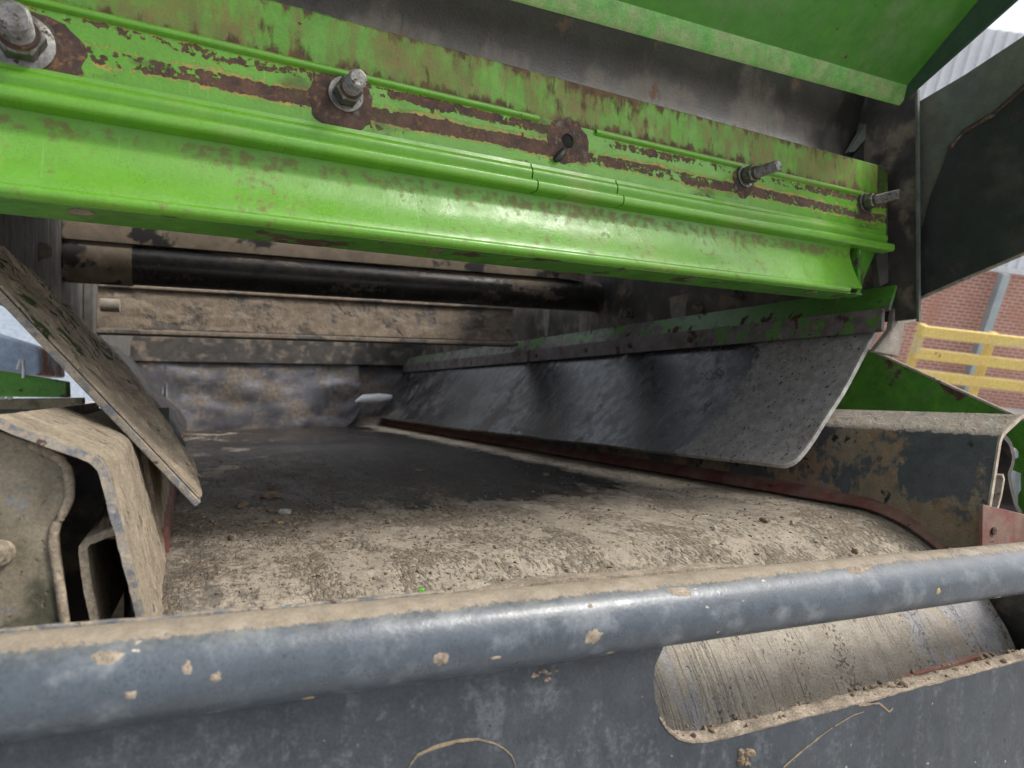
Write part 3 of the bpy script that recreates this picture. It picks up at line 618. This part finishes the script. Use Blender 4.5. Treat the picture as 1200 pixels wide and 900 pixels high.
# ================================================================== LEFT SIDE
def left_side():
    t = thing('channel_cover', 'dust-caked bent steel channel cover left of the belt, open end toward the viewer', 'channel cover', V(-.06, .6, -.235))
    def rough_edge(q): return V(0, .004*fbm(q, 30, 3) if q[1] < .61 else 0, 0)
    pr0 = polyline(rounded([(-.036+.015, -.235), (-.062, -.056), (-.130, -.0235)], .008, 6), 60)
    obj('bent_sheet', MB().sheet(extr(pr0, .605, .915, 50, lambda q: V(1, 0, .6)*(.0012*fbm(q, 60, 3)) ), .006), 'box_left', t, smooth=40)
    obj('cut_edge', MB().sheet(extr(pr0, .599, .604, 2, lambda q: V(1, 0, .6)*(.0007*fbm(q, 60, 3))), .0062), 'worn_edge', t, smooth=40)
    pr1 = polyline(rounded([(-.024, -.235), (-.052, -.062), (-.115, -.034)], .008, 6), 30)
    obj('rear_sheet', MB().sheet(extr(pr1, .92, 1.35, 20, lambda q: V(1, 0, .6)*(.0012*fbm(q, 50, 3))), .006), 'box_left', t, smooth=40)
    obj('added_shade_plate', MB().box(V(-.42, 1.36, -.4), V(-.03, 1.366, -.03)), 'dark_steel', t); obj('added_outer_wall', MB().box(V(-.142, .62, -.3), V(-.136, 1.35, -.02)), 'dark_steel', t); obj('added_box_closure', MB().prism([V(-.134, .8, -.03), V(-.07, .8, -.066), V(-.05, .8, -.235), V(-.05, .8, -.32), V(-.134, .8, -.32)], V(0, .006, 0)), 'dark_steel', t)  # dark plates added to stop light leaks and fill the shaded gap behind
    m = MB(); g = [[V(-.022, y, BZ-.02), V(-.026, y, BZ+.018), V(-.034, y, BZ+.03)] for y in np.linspace(.95, 4, 30)]
    tag(obj('red_edge_strip', m.sheet(g, .004), 'red'), 'faded red strip along the left edge of the belt', 'edge strip')
    tag(obj('frame_plate', MB().box(V(-.052, .50, -.75), V(-.044, 1.6, -.238)), 'dark_steel'), 'dark frame plate under the left channel cover beside the belt', 'frame plate')
    # hanger plate with a wavy edge, and a folded channel, in the open end
    px = [(-60, 500), (0, 506), (40, 520), (62, 530), (76, 538), (84, 548), (87, 565), (86, 585), (80, 600), (71, 615), (68, 628), (70, 650), (76, 690), (84, 750), (90, 800), (-60, 800)]
    q = [P(a, b, 'y', .625) for a, b in px]
    h = thing('hanger_plate', 'stained flat hanger plate with a wavy edge inside the left channel cover', 'hanger plate', P(0, 800, 'y', .625))
    obj('plate', MB().prism(q, V(0, .008, 0)), 'hanger', h, bevel=.0015)
    ed = [V(p[0], p[1]-.0005, p[2]) for p in q[2:15]]; ep = polyline(ed, 60)
    obj('worn_edge', MB().tube([p + V(-.003+.0006*fbm(p, 60, 2), 0, 0) for p in ep], .0036, 8), 'box_left', h, smooth=60)
    c = P(0, 648, 'y', .622); obj('bolt', MB().tube([c, c+V(0, -.005, 0), c+V(0, -.0055, 0), c+V(0, -.014, 0)], [.010, .009, .006, .0055], 14), 'box_left', h, smooth=50)
    f = thing('folded_channel', 'small folded steel channel caked in dust under the left channel cover', 'channel', P(120, 760, 'y', .64))
    pr = [P(a, b, 'y', .62) for a, b in ((128, 800), (118, 740), (108, 690), (101, 640), (120, 633), (146, 626))]
    obj('channel', MB().sheet(extr(polyline(rounded([(p[0], p[2]) for p in pr], .004), 40), .622, .86, 20, lambda q: V(0, 0, .002)*fbm(q, 70, 3)), -.006), 'box_left', f, smooth=40)
    q = [P(a, b, 'y', .66) for a, b in ((125, 800), (122, 740), (145, 695), (146, 800))]; obj('web', MB().prism(q, V(0, .006, 0)), 'box_left', f)
    m = MB(); g = []
    for u in np.linspace(0, 1, 24):
        a = P(104+40*u, 632-6*u, 'y', .63)
        g.append([V(a[0], .63+.1*v, a[2] + (.018*math.sin(math.pi*min(1, u*1.1))*(1-abs(2*v-1)**3))*(.7+.6*fbm((u*2, v*2, 1), 2, 3))) for v in np.linspace(0, 1, 12)])
    obj('mud_heap', m.sheet(g, -.003), 'crumbs', f, smooth=60)
    # mud-caked steel skirt plate
    bx, bz, tx, tz = .0165, -.125, -.235, .182
    s = thing('skirt_plate', 'mud-caked slanting skirt plate hanging over the left edge of the belt, mossy near the top', 'skirt plate', V(.0, .87, -.125))
    dv = V(tx-bx, 0, tz-bz); L = np.linalg.norm(dv); dv /= L; nn = V(dv[2], 0, -dv[0])      # nn points to the belt side
    g = []
    for v in np.linspace(0, 1, 130):
        row = []
        for u in np.linspace(0, 1, 60):
            y = .874 + u*(.20 + .85*min(1, v/.5)*(1-.25*max(0, v-.45))) + .004*fbm((u*.0+3, v*3, 0), 3, 3)
            end = -.012*max(0, u-.55)*2 if v < .04 else 0
            rid = fbm((u*2.6 + .35*math.sin(v*5), v*.9, 2), 2.3, 4)
            hgt = .010*math.sin(math.pi*min(1, u*1.2))*min(1, v*3) + .008*max(-.3, rid) + .003*max(0, fbm((u*4, v*14, 7), 1.4, 4)) + .0016*fbm((u*20, v*40, 1), 1, 3) + (.008*max(0, math.sin((u-.2)*4.5))*max(0, v-.45))
            edge = min(1, u*8, (1-u)*8, v*20)
            row.append(V(bx, y+end, bz) + dv*(L*(v if v > 0 else 0) + (.025*(u-.3)**2 if v < .001 else 0)) + nn*hgt*edge)
        g.append(row)
    obj('mud_layer', MB().sheet(g, .003 if np.cross(g[1][0]-g[0][0], g[0][1]-g[0][0]) @ nn < 0 else -.003), 'skirt_mud', s, smooth=60)
    m = MB(); m.sheet([[V(bx, y, bz) + dv*L*v + nn*-.004 for y in (.87, 1.07 + .8*min(1, v/.5))] for v in np.linspace(-.005, 1, 20)], .0085)
    pts = np.array(m.v); obj('steel_plate', m, 'worn_edge', s, bevel=.0015)
    # rubber skirt further back
    pr = polyline([(.0, -.165), (-.035, -.10), (-.11, -.005), (-.25, .165)], 24)
    t2 = thing('rubber_skirt', 'dark rubber skirt behind the mud-caked plate on the left side of the belt', 'rubber skirt', V(0, 1.2, -.15))
    obj('sheet', MB().sheet(extr([p - V(.02, 0) for p in pr], 1.5, 3.9, 40, lambda q: V(.02, 0, .01)*fbm(q, 2.5, 2)), .008), 'flap', t2, smooth=40)
    # inner wall, with knobs
    t3 = thing('inner_side_wall', 'streaked grey steel inner wall above the left skirt', 'side wall', V(-.26, 1.2, .12))
    obj('wall_plate', MB().box(V(-.268, 1.0, .135), V(-.26, 4, .54)), 'wall_streak', t3)
    for (a, b) in ((73, 316), (47, 293)):
        c = P(a, b, 'x', -.26); obj('bolt', MB().tube([c, c+V(.012, 0, 0), c+V(.02, 0, 0)], [.017, .016, .009], 16), 'mud', t3, smooth=40)
    obj('post', MB().box(V(-.259, 2.18, .1), V(-.235, 2.26, .54)), 'wall_streak', t3, bevel=.003)
    # what shows outside on the left: tank, painted beam, rail, pale wall
    Y = 2.0
    b = thing('green_outer_beam', 'mossy green beam seen through the gap below the left skirt plate', 'beam', P(30, 468, 'y', Y))
    q = [P(a, c, 'y', Y) for a, c in ((-60, 430), (0, 434), (78, 447), (79, 466), (-60, 464))]; obj('beam_body', MB().prism(q, V(0, .06, 0)), 'green_dark', b, bevel=.003)
    q = [P(a, c, 'y', Y-.01) for a, c in ((21, 432), (24, 421), (28, 421), (29, 432), (29, 444), (26, 444), (26, 430)) ]
    obj('hook', MB().tube([P(a, c, 'y', Y-.01) for a, c in ((20.5, 433), (24, 422), (27, 422), (28, 434), (27.5, 443))], .0035, 8), 'white', b, smooth=60)
    q = [P(a, c, 'y', Y+.1) for a, c in ((-60, 468), (97, 466), (97, 486), (-60, 486))]
    t4 = thing('lower_rail', 'dull yellowish rail below the green beam at the left edge', 'rail', P(20, 486, 'y', Y+.1)); obj('rail_body', MB().prism(q, V(0, .05, 0)), 'hanger', t4, bevel=.003)
    for a in (2.5, 12): c = P(a, 465.5, 'y', Y+.095); obj('bright_stud', MB().tube([c, c+V(0, -.01, 0)], .006, 10), 'white', t4)
    q = [P(a, c, 'y', 2.7) for a, c in ((-60, 372), (0, 391), (30, 401), (46, 408), (48, 440), (-60, 440))]
    tag(obj('tank', MB().prism(q, V(0, .5, 0)), 'tank', bevel=.01), 'blue-grey tank with a rusty corner, outside the gap on the left', 'tank')
    q = [P(a, c, 'y', 5.2) for a, c in ((-120, 330), (140, 330), (140, 470), (-120, 470))]
    tag(obj('pale_panel', MB().prism(q, V(0, .05, 0)), 'panel'), 'pale panel in daylight behind the tank on the left', 'panel')
left_side()

# ================================================================== INSIDE
def inside():
    t = thing('cross_channel', 'mud-caked cross channel with a projecting flange, lowest of the inner cross members', 'cross member', V(.45, 2.4, .16))
    def lump(q): return V(0, -.007*max(0, fbm((q[0]*.5, q[1], q[2]), 9, 4)) - .003*max(0, fbm(q, 30, 3)), 0)
    g = [[V(x, 2.42, z) + lump(V(x, 2.42, z)) for z in np.linspace(.195, .315, 24)] for x in np.linspace(-.25, 1.15, 160)]
    obj('web', MB().sheet(g, .006), 'muddy_steel', t, smooth=60)
    obj('lower_flange', MB().box(V(-.25, 2.36, .172), V(1.15, 2.44, .186)), 'muddy_steel', t, bevel=.003)
    obj('upper_flange', MB().box(V(-.25, 2.40, .316), V(1.15, 2.5, .326)), 'muddy_steel', t, bevel=.003)
    c = V(-.235, 2.35, .255); obj('end_knob', MB().tube([c, c+V(.05, 0, 0)], .02, 16), 'mud', t, smooth=40)
    r = thing('cross_tube', 'wet dark cross tube spanning the tunnel between the two brown cross members', 'cross tube', V(.45, 1.87, .25))
    g = MB().tube([V(x, 1.87, .302) for x in np.linspace(-.259, 1.189, 60)], .048, 32); obj('tube', g, 'wet_steel', r, smooth=60)
    obj('tube_sleeve', MB().tube([V(-.255, 1.87, .302), V(-.12, 1.87, .302)], .0505, 32), 'brown_flange', r, smooth=60)
    f = thing('angle_member', 'dusty brown angle member just behind the bottom of the green crossbeam', 'cross member', V(.45, 1.95, .35))
    obj('flange', MB().box(V(-.259, 1.84, .362), V(1.13, 1.97, .374)), 'brown_flange', f, bevel=.002)
    obj('web', MB().box(V(-.259, 1.955, .376), V(1.13, 1.967, .5)), 'dark_steel', f)
    obj('nose', MB().sheet([[V(x, 1.832, z) for z in np.linspace(.345, .400, 4)] for x in np.linspace(-.259, 1.12, 60)], .006), 'brown_flange', f)
    # rubber curtain at the back with a torn lower right corner
    prof = []
    k = thing('rubber_curtain', 'grey rubber curtain with a painted bluish sheen, hanging at the far end of the belt', 'rubber curtain', V(.4, 3.9, -.19))
    def curt(x0, x1, zb):
        g = []
        for x in np.linspace(x0, x1, 60):
            u = (x-x0)/(x1-x0); b = zb + .10*max(0, (u-.9)/.1)**2 + .05*max(0, (.06-u)/.06)**2 + .008*fbm((x, 0, 0), 4, 2)
            g.append([V(x, 3.9 - .05*(1-w) + .02*fbm((x, w, 0), 3, 2), b + (.17-b)*w) for w in np.linspace(0, 1, 20)])
        return MB().sheet(g, -.008)
    obj('flap', curt(-.12, .88, -.207), 'curtain', k, smooth=60); obj('flap', curt(-.30, -.10, -.2), 'curtain', k, smooth=60)
    m = curt(.80, 1.185, -.207); m.v = [p + V(0, .03, 0) for p in m.v]; obj('flap', m, 'curtain', k, smooth=60)
    obj('header', MB().box(V(-.3, 3.88, .15), V(1.19, 3.96, .25)), 'dark_steel', k)  # dark steel colours in the shadow below the cross channel
    obj('end_plate', MB().box(V(-.3, 4.0, .2), V(1.19, 4.02, .54)), 'dark_steel', k)
    tag(obj('added_shade_roof', MB().box(V(-.9, .93, .545), V(1.6, 1.68, .56)), 'dark_steel'), 'added dark roof plate that shades the near part of the tunnel', 'shade plate')  # roof added to shade the tunnel; its length sets the light inside
    # bright scrap in the gap of the curtain
    c = P(438, 468, 'y', 3.7)
    m = MB().tube([c+V(-.10, 0, -.012), c+V(-.06, 0, .002), c+V(.03, 0, .004), c+V(.075, 0, .008), c+V(.1, 0, .014)], [.006, .024, .028, .02, .012], 12)
    tag(obj('white_scrap', m, 'white', smooth=60), 'small bright white scrap at the right of the far rubber curtain', 'scrap')
inside()

# ================================================================== GREEN CROSSBEAM
BO, BEX, BN = V(0, .747, 0), V(.9972, .0754, 0), V(.0754, -.9972, 0)
BF = lambda s, p, z: BO + BEX*s + BN*p + V(0, 0, z)
def beam():
    t = thing('crossbeam', 'bright green painted crossbeam with rusty scrapes and projecting bolts, spanning the machine', 'crossbeam', BF(.5, 0, .16))
    S0, S1 = -.55, 1.125
    def sweep(prof, s0, s1, n, disp=None):
        return [[BF(s, p, z) + (disp(s, p, z) if disp else 0) for p, z in prof] for s in np.linspace(s0, s1, n)]
    MCB = lambda m: [V((q-BO) @ BEX, 0, q[2]) for q in m.v]
    holes = [(-.135, .308), (.153, .322), (.445, .325), (.774, .330), (1.085, .336)]
    m = MB(); m.sheet(sweep(polyline([(0, .335), (0, .41), (-.006, .414), (-.05, .415)], 30), S0, 1.165, 60), -.006); obj('top_strip', m, 'green_top', t, smooth=35, mc=MCB(m))
    # bolted plate with an open bolt hole; lower edge rolled out to a lip
    circ = lambda s, z, r: [BF(s + r*math.cos(a), .004, z + r*1.15*math.sin(a)) for a in np.linspace(0, 2*math.pi, 24, endpoint=False)]
    out = [BF(s, .004, .347) for s in np.linspace(S0, 1.14, 40)] + [BF(1.14, .004, .28)] + [BF(s, .004, .278) for s in np.linspace(1.138, S0, 40)]
    m = holed_plate(out, [circ(.445, .325, .0094)], BN*.008); obj('bolted_plate', m, 'green_bolted', t, mc=MCB(m))
    # narrow raised bead along the upper edge of the bolted plate, in lengths
    for a, b in ((-.5, .16), (.165, .40), (.49, .78), (.80, 1.13)):
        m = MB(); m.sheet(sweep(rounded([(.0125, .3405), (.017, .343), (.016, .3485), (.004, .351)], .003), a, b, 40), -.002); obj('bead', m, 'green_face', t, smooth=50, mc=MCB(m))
    lip = rounded([(.0122, .284), (.0135, .2785), (.0165, .2750), (.0170, .2725), (.0125, .2600), (.0290, .2572), (.0298, .2562), (.0298, .2522), (.0290, .2512), (.010, .2508)], .0007, 3)
    def wob(s, p, z): return BN*(.0008*fbm((s, 0, 0), 12, 3)*(1 if p > .02 else 0))
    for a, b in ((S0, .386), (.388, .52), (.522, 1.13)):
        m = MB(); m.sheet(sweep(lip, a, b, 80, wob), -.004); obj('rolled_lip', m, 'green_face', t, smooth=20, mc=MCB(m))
    # flaking mill edge on the lip
    m = MB(); rnd = random.Random(4)
    s = -.08
    while s < 1.05:
        w = rnd.uniform(.004, .02)
        if fbm((s, 3, 1), 7, 3) > -.05:
            hh = rnd.uniform(.0010, .0028)*(1.8 if .1 < s < .2 else 1)
            m.add([BF(s, .0296, .2568), BF(s+w*.5, .0292, .2572+hh), BF(s+w, .0296, .2568), BF(s+w*.5, .0306, .2550)], [(0, 1, 3), (1, 2, 3), (0, 3, 2), (0, 2, 1)])
        s += rnd.uniform(.006, .03)
    tag(obj('paint_flakes', m, 'rustbare', t), None, None, kind='stuff')
    face = rounded([(.008, .251), (.006, .234), (.0145, .203), (.0275, .178), (.0295, .172)], .02, 6)
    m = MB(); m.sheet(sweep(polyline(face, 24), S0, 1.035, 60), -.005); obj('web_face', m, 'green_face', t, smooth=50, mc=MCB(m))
    for a, b in ((S0, 1.0),):
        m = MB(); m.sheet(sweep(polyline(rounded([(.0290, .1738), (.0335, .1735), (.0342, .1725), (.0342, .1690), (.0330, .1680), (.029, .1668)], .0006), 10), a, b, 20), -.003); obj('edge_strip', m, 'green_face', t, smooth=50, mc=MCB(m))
    m = MB(); m.box(V(S0, -.035, .1635), V(1.04, .0305, .1655), (BO, BEX, BN, V(0, 0, 1))); obj('bottom_flange', m, 'green_dark', t)
    for a in (-.09, .26, .66, .93):
        c = BF(a, .012, .1632); obj('slot_plug', MB().tube([c, c+V(0, 0, -.0012)], .010, 16), 'muddy_steel', t)
    # end gusset at the right, and weld blob
    q = [BF(*a) for a in ((1.036, .028, .172), (1.05, .02, .262), (1.10, .022, .262), (1.135, .005, .27), (1.13, -.02, .24), (1.12, -.02, .20), (1.085, 0, .17), (1.05, .01, .163))]
    m = MB().prism(q, BN*-.02); obj('end_gusset', m, 'green_dark', t, bevel=.004)
    q = [BF(*a) for a in ((1.135, .0, .41), (1.165, .0, .41), (1.165, .0, .20), (1.14, .0, .19), (1.125, .0, .26))]; obj('end_plate', MB().prism(q, BN*-.012), 'dark_steel', t)
    obj('back_plate', MB().box(V(S0, -.05, .18), V(1.13, -.044, .41), (BO, BEX, BN, V(0, 0, 1))), 'dark_steel', t)
    # bolts
    def bolt(s, z, R, out_, rb, lab, tilt=(0, 0)):
        ax = BN + BEX*tilt[0] + V(0, 0, tilt[1]); ax /= np.linalg.norm(ax); c = BF(s, .0122, z)
        w = MB().tube([c, c+ax*.0035, c+ax*.0042], [R, R, R*.96], 36); wo_ = obj('bolt', w, 'steel_bolt', t, smooth=35, label=lab)
        m = MB(); c2 = c+ax*.0044; u = np.cross(ax, V(0, 0, 1)); u /= np.linalg.norm(u); v = np.cross(u, ax)
        nut = MB().tube([c2, c2+ax*.0012, c2+ax*.014, c2+ax*.016], [R*.70, R*.78, R*.78, R*.66], 6); obj('nut', nut, 'steel_bolt', wo_, bevel=.0008)
        c3 = c2+ax*.0161; obj('locking_collar', MB().tube([c3, c3+ax*.003], [R*.62, R*.58], 24), 'rustbare', wo_, smooth=35)
        n = 90; pts = []; rs = []
        for i in range(n+1):
            x = .001 + out_*i/n; pts.append(c3+ax*x); rs.append(rb*(1 - (.05 if i % 2 else 0)) * (1 if i < n-3 else (.96, .9, .84, .78)[i-n+3]))
        obj('threaded_stud', MB().tube(pts, rs, 24), 'steel_bolt', wo_, smooth=30)
    bolt(-.135, .306, .026, .030, .0125, 'large rusty bolt at the upper left corner')
    bolt(.153, .322, .0195, .026, .0098, 'short bolt with a bright flat end, left of the empty hole')
    bolt(.774, .330, .0175, .040, .0085, 'long projecting bolt right of the empty hole', (.05, .0))
    bolt(1.075, .331, .0175, .042, .0085, 'rightmost long projecting bolt at the end of the beam', (.05, 0))
    # rust blooms round bolts and hole, thin raised scale
    def bloom(s, z, rx, rz, seed, hole=0):
        n = 44; m = MB(); vs = []; fs = []
        for r_ in range(4):
            for k in range(n):
                a = 2*math.pi*k/n; rr = (hole + (1-hole)*r_/3)
                w = 1 + .16*fbm((math.cos(a), math.sin(a), seed), 1.3, 4)*r_/3
                vs.append(BF(s + rx*rr*w*math.cos(a), .0135 - .0012*(r_/3)**2 + .0004*fbm((s+rr*math.cos(a), rr*math.sin(a), seed), 6, 2), z + rz*rr*w*math.sin(a)))
        for r_ in range(3): fs += [(r_*n+k, r_*n+(k+1) % n, (r_+1)*n+(k+1) % n, (r_+1)*n+k) for k in range(n)]
        m.add(vs, fs); obj('rust_bloom', m, 'rustbare', t, smooth=60, mc=[V((q-BO) @ BEX, 0, q[2]) for q in m.v])
    bloom(-.135, .300, .046, .038, 1, .3); bloom(.150, .316, .034, .034, 2, .3); bloom(.445, .3245, .031, .031, 3, .31); bloom(.772, .322, .024, .024, 5, .3); bloom(1.075, .326, .022, .02, 7, .3)
    m = MB().tube([BF(.445, .0118, .325), BF(.445, -.02, .325)], .0112, 24, cap=True); obj('hole_shade_plug', m, 'hole', t)  # black plug paints the darkness inside the bolt hole
    a = [BF(.439, .0145, .312), BF(.434, .016, .306), BF(.428, .016, .299), BF(.424, .0145, .295)]; obj('grease_dribble', MB().tube(a, [.003, .005, .0055, .003], 12), 'chute', t, smooth=60)
beam()

# ================================================================== ABOVE THE BEAM
def above():
    prof = polyline(rounded([(.90, .33), (.915, .42), (.93, .47), (.925, .52), (.89, .60)], .05, 8), 30)
    g = [[V(x, y, z) for y, z in prof] for x in np.linspace(-.7, 1.186, 60)]
    t = thing('chute_plate', 'dark browned steel chute plate between the green crossbeam and the green hopper', 'chute plate', V(.3, .9, .33))
    obj('curved_plate', MB().sheet(g, .006), 'chute', t, smooth=60)
    for a, b in ((684, 45), (767, 70)):
        c = P(a, b, 'y', .925); obj('dark_plug', MB().tube([c+V(0, -.004, 0), c+V(0, -.007, 0)], [.009, .008], 16), 'hole', t)
    q = [P(a, b, 'y', .9) for a, b in ((995, 178), (1026, 126), (1031, 134), (1026, 150), (1001, 178))]
    obj('diagonal_bracket', MB().prism(q, V(0, .01, 0)), 'side_plate', t)
    q = [P(a, b, 'y', .905) for a, b in ((998, 185), (1027, 148), (1056, 140), (1058, 205))]; obj('corner_plate', MB().prism(q, V(0, .01, 0)), 'flap', t)
    # hopper
    h = thing('hopper', 'large green hopper wall leaning out overhead, top right', 'hopper', V(.5, .81, .52))
    y0, z0, y1, z1 = .80, .548, .30, .913
    X1 = 1.158
    g = [[V(x + (0 if x < 1 else -.0)*0, y0+(y1-y0)*w, z0+(z1-z0)*w) for w in np.linspace(0, 1, 12)] for x in np.linspace(-.9, X1, 30)]
    obj('wall_panel', MB().sheet(g, .006), 'green_hopper', h, smooth=40)
    g = [[V(x, y, z) for y, z in ((.812, .520), (.806, .5235), (.799, .548))] for x in np.linspace(-.9, X1, 30)]
    obj('lower_flange', MB().sheet(g, .006), 'green_edge', h, smooth=40)
    q = [V(X1+.001, .812, .518), V(X1+.001, y0, z0), V(X1+.001, y1, z1), V(X1+.001, y1, z1-.20), V(X1+.001, .60, .615)]
    obj('side_wing', MB().prism(q, V(.006, 0, 0)), 'wing', h)
    q = [V(X1-.02, .80, .546), V(X1-.02, .74, .588), V(X1+.0, .74, .588), V(X1+.0, .80, .546)]
    c = V(1.03, .665, .638)
    obj('torn_hole_rim', lumps(MB(), 9, lambda r: c + V(r.uniform(-.03, .03), r.uniform(-.004, .004), r.uniform(-.006, .004)), lambda r: r.uniform(.003, .006), .8, seed=6), 'rustbare', h)
above()

# ================================================================== GUARD IN FRONT
def guard():
    sl = -.0425; zc = lambda x: -.1787 + sl*(x-.0965)
    X0, X1 = -.5, 1.45
    t = thing('tail_guard', 'blue-grey steel tail guard with a rounded pipe rim and slot window across the foreground', 'guard', V(.45, .48, -.62))
    pts = [V(x, .482, zc(x)) for x in np.linspace(X0, X1, 240)]
    m = MB(); m.tube(pts, .0295, 48); obj('rim_pipe', m, 'blue_pipe', t, smooth=60)
    Yp = .476
    outer = [V(X0, Yp, zc(X0)-.012), V(X1, Yp, zc(X1)-.012), V(X1, Yp, -.64), V(X0, Yp, -.64)]
    base = [(778, 757), (768, 780), (766, 800), (768, 820), (774, 840), (783, 855), (796, 865), (812, 868.5), (830, 867.5), (850, 864), (940, 841), (1040, 815), (1130, 791), (1200, 773), (1290, 749), (1320, 738), (1335, 720), (1340, 700), (1330, 680), (1310, 672), (1200, 682), (1000, 716), (850, 742), (800, 750)]
    hole = [P(a, b, 'y', Yp) for a, b in base]
    obj('front_plate', holed_plate(outer, [hole], V(0, .012, 0)), 'blue_plate', t)
    # crust of dried mud on the lower edge of the slot
    e = polyline([P(a, b, 'y', Yp) for a, b in base[4:15]], 170); g = []
    for i, p in enumerate(e):
        u = i/169; k = .6 + 1.1*max(0, fbm((p[0], 0, 0), 16, 3)) + .3
        k *= .45 + .55*math.sin(math.pi*min(1, max(0, .12+u*.86)))
        row = []
        for w in np.linspace(0, 1, 9):
            up = .0034*k*math.sin(math.pi*(.08+.9*w))*(1 + .6*fbm((p[0]*1.5, w*.6, 2), 24, 3) + .5*fbm((p[0]*2, w*.7, 2), 90, 3)); row.append(V(p[0], Yp - .0012 + .026*w, p[2] + max(.0003, up) - .010*max(0, w-.6)))
        g.append(row)
    obj('dust_crust', MB().sheet(g, -.002), 'dust', t, smooth=60)
    def sp(r):
        u = r.random(); p = e[int(u*168)]
        if fbm((p[0], 0, 3), 14, 3) + r.uniform(-.4, .4) < 0: return None
        return V(p[0], Yp + .002+.022*r.random(), p[2]+.002)
    obj('mud_crumbs', lumps(MB(), 420, sp, lambda r: .0007+.0032*r.random()**4, .8, seed=9), 'crumbs', t, smooth=30, kind='stuff')
    q = [P(a, b, 'y', Yp+.03) for a, b in ((1062, 793), (1100, 783), (1145, 770), (1160, 766), (1150, 776), (1085, 794))]
    tag(obj('pink_scraper_strip', MB().prism(q, V(0, .006, 0)), 'red'), 'faded pinkish strip lying behind the slot of the guard', 'strip')
    # dusty lip and ledge behind the pipe
    m = MB(); g = []
    for x in np.linspace(X0, .56, 220):
        row = []; fade = min(1, max(0, (.56-x)/.12))
        for w in np.linspace(0, 1, 14):
            hgt = .0035*fbm((x, w*.1, 1), 22, 4) + .0012*fbm((x, w*.1, 5), 80, 2)
            row.append(V(x, .492 + .036*w, zc(x) + .0245 - .011*w - (.008 if x < .16 else .008*max(0, 1-(x-.16)/.1)) + (.006*(1 if x > .2 else max(0, (x-.1)/.1)) + .9*hgt)*math.sin(math.pi*(.1+.75*w))*fade - .004*(1-fade)))
        g.append(row)
    obj('dust_ledge', MB().sheet(g, .004), 'dust', t, smooth=60)
    m = MB(); g = [[V(x, .535, zc(x) + z + .001*fbm((x, 0, 0), 20, 3)) for z in (-.02, .0185)] for x in np.linspace(X0, .19, 60)]
    obj('back_lip', MB().sheet(g, .005), 'worn_edge', t, bevel=.001)
    # splashes on the pipe: thin crusts on the curved surface
    def splash(px, py, rx, rz, mat, seed):
        # find the point on the pipe under this direction
        d = ray(px, py); best = None
        for y in np.linspace(.451, .482, 120):
            p = d*(y/d[1]); r = math.hypot(p[1]-.482, p[2]-zc(p[0]))
            if r <= .0297: best = p; break
        if best is None: return
        a0 = math.atan2(best[2]-zc(best[0]), best[1]-.482); n = 26; vs = [None]; fs = []
        def onpipe(x, da, h): a = a0 + da/.0295; return V(x, .482 + (.0295+h)*math.cos(a), zc(x) + (.0295+h)*math.sin(a))
        vs[0] = onpipe(best[0], 0, .0005)
        for r_ in (.6, 1):
            for k in range(n):
                a = 2*math.pi*k/n; w = .8 + .3*fbm((math.cos(a), math.sin(a), seed), 2.2, 4); vs.append(onpipe(best[0] + rx*w*r_*math.cos(a), -rz*w*r_*math.sin(a), -.0000 + .0005 if r_ < 1 else .00005))
        fs = [(0, 1+k, 1+(k+1) % n) for k in range(n)] + [(1+k, 1+n+k, 1+n+(k+1) % n, 1+(k+1) % n) for k in range(n)]
        obj('splash', MB().add(vs, fs), mat, t, smooth=60)
    for i, a in enumerate([(517, 772, .0075, .006, 'chip'), (695, 746, .009, .0072, 'chip'), (800, 694, .013, .005, 'dust'), (790, 693, .008, .004, 'dust'), (581, 771, .0055, .002, 'chip'), (715, 765, .005, .002, 'chip'),
                           (1003, 668, .016, .005, 'dust'), (1016, 664, .009, .005, 'dust'), (1104, 653, .008, .003, 'dust'), (1100, 693, .0042, .004, 'ochre'), (362, 818, .005, .002, 'ochre'), (330, 826, .016, .0016, 'chip'), (125, 770, .010, .005, 'dust'),
                           (219, 783, .0036, .005, 'dust'), (253, 794, .004, .004, 'dust'), (692, 710, .003, .002, 'dust'), (153, 815, .004, .003, 'dust')]): splash(*a, i)
    # scratches on the plate
    def scratch(px, r, mat='scratch'):
        q = [P(a, b, 'y', Yp-.0002) for a, b in px]; q = polyline(q, 40)
        g = [[p + V(0, 0, w*(r*(.75+.7*fbm(p, 60, 2)))) for w in (-1, 1)] for p in q]; obj('scratch', MB().sheet(g, .0004), mat, t)
    scratch([(472, 930), (480, 897), (489, 885), (508, 876), (536, 868), (560, 866), (580, 871), (592, 878), (600, 886), (604, 897), (606, 920)], .0012)
    scratch([(918, 899), (940, 880), (965, 860), (975, 853)], .0009); scratch([(978, 851), (1000, 838), (1012, 834)], .0006); scratch([(1006, 826), (1030, 824), (1042, 834), (1046, 830)], .0018)
    c = P(874, 888, 'y', Yp); obj('mud_clot', lumps(MB(), 14, lambda r: c + V(r.uniform(-.008, .008), 0, r.uniform(-.008, .008)), lambda r: r.uniform(.002, .005), .9, seed=12), 'crumbs', t, smooth=40)
    c = P(640, 792, 'y', Yp); obj('mud_smear', lumps(MB(), 10, lambda r: c + V(r.uniform(-.012, .01), 0, r.uniform(-.004, .004)), lambda r: r.uniform(.0015, .004), .5, seed=14), 'chip', t, smooth=40)
    # loose green flake on the ledge
    c = P(494, 692, 'y', .51); lump_ = lumps(MB(), 1, lambda r: c, lambda r: .0028, .5, seed=21)
    tag(obj('paint_flake', lump_, 'lime_chip'), 'tiny lime green paint flake on the dusty ledge above the pipe rim', 'paint flake')
guard()
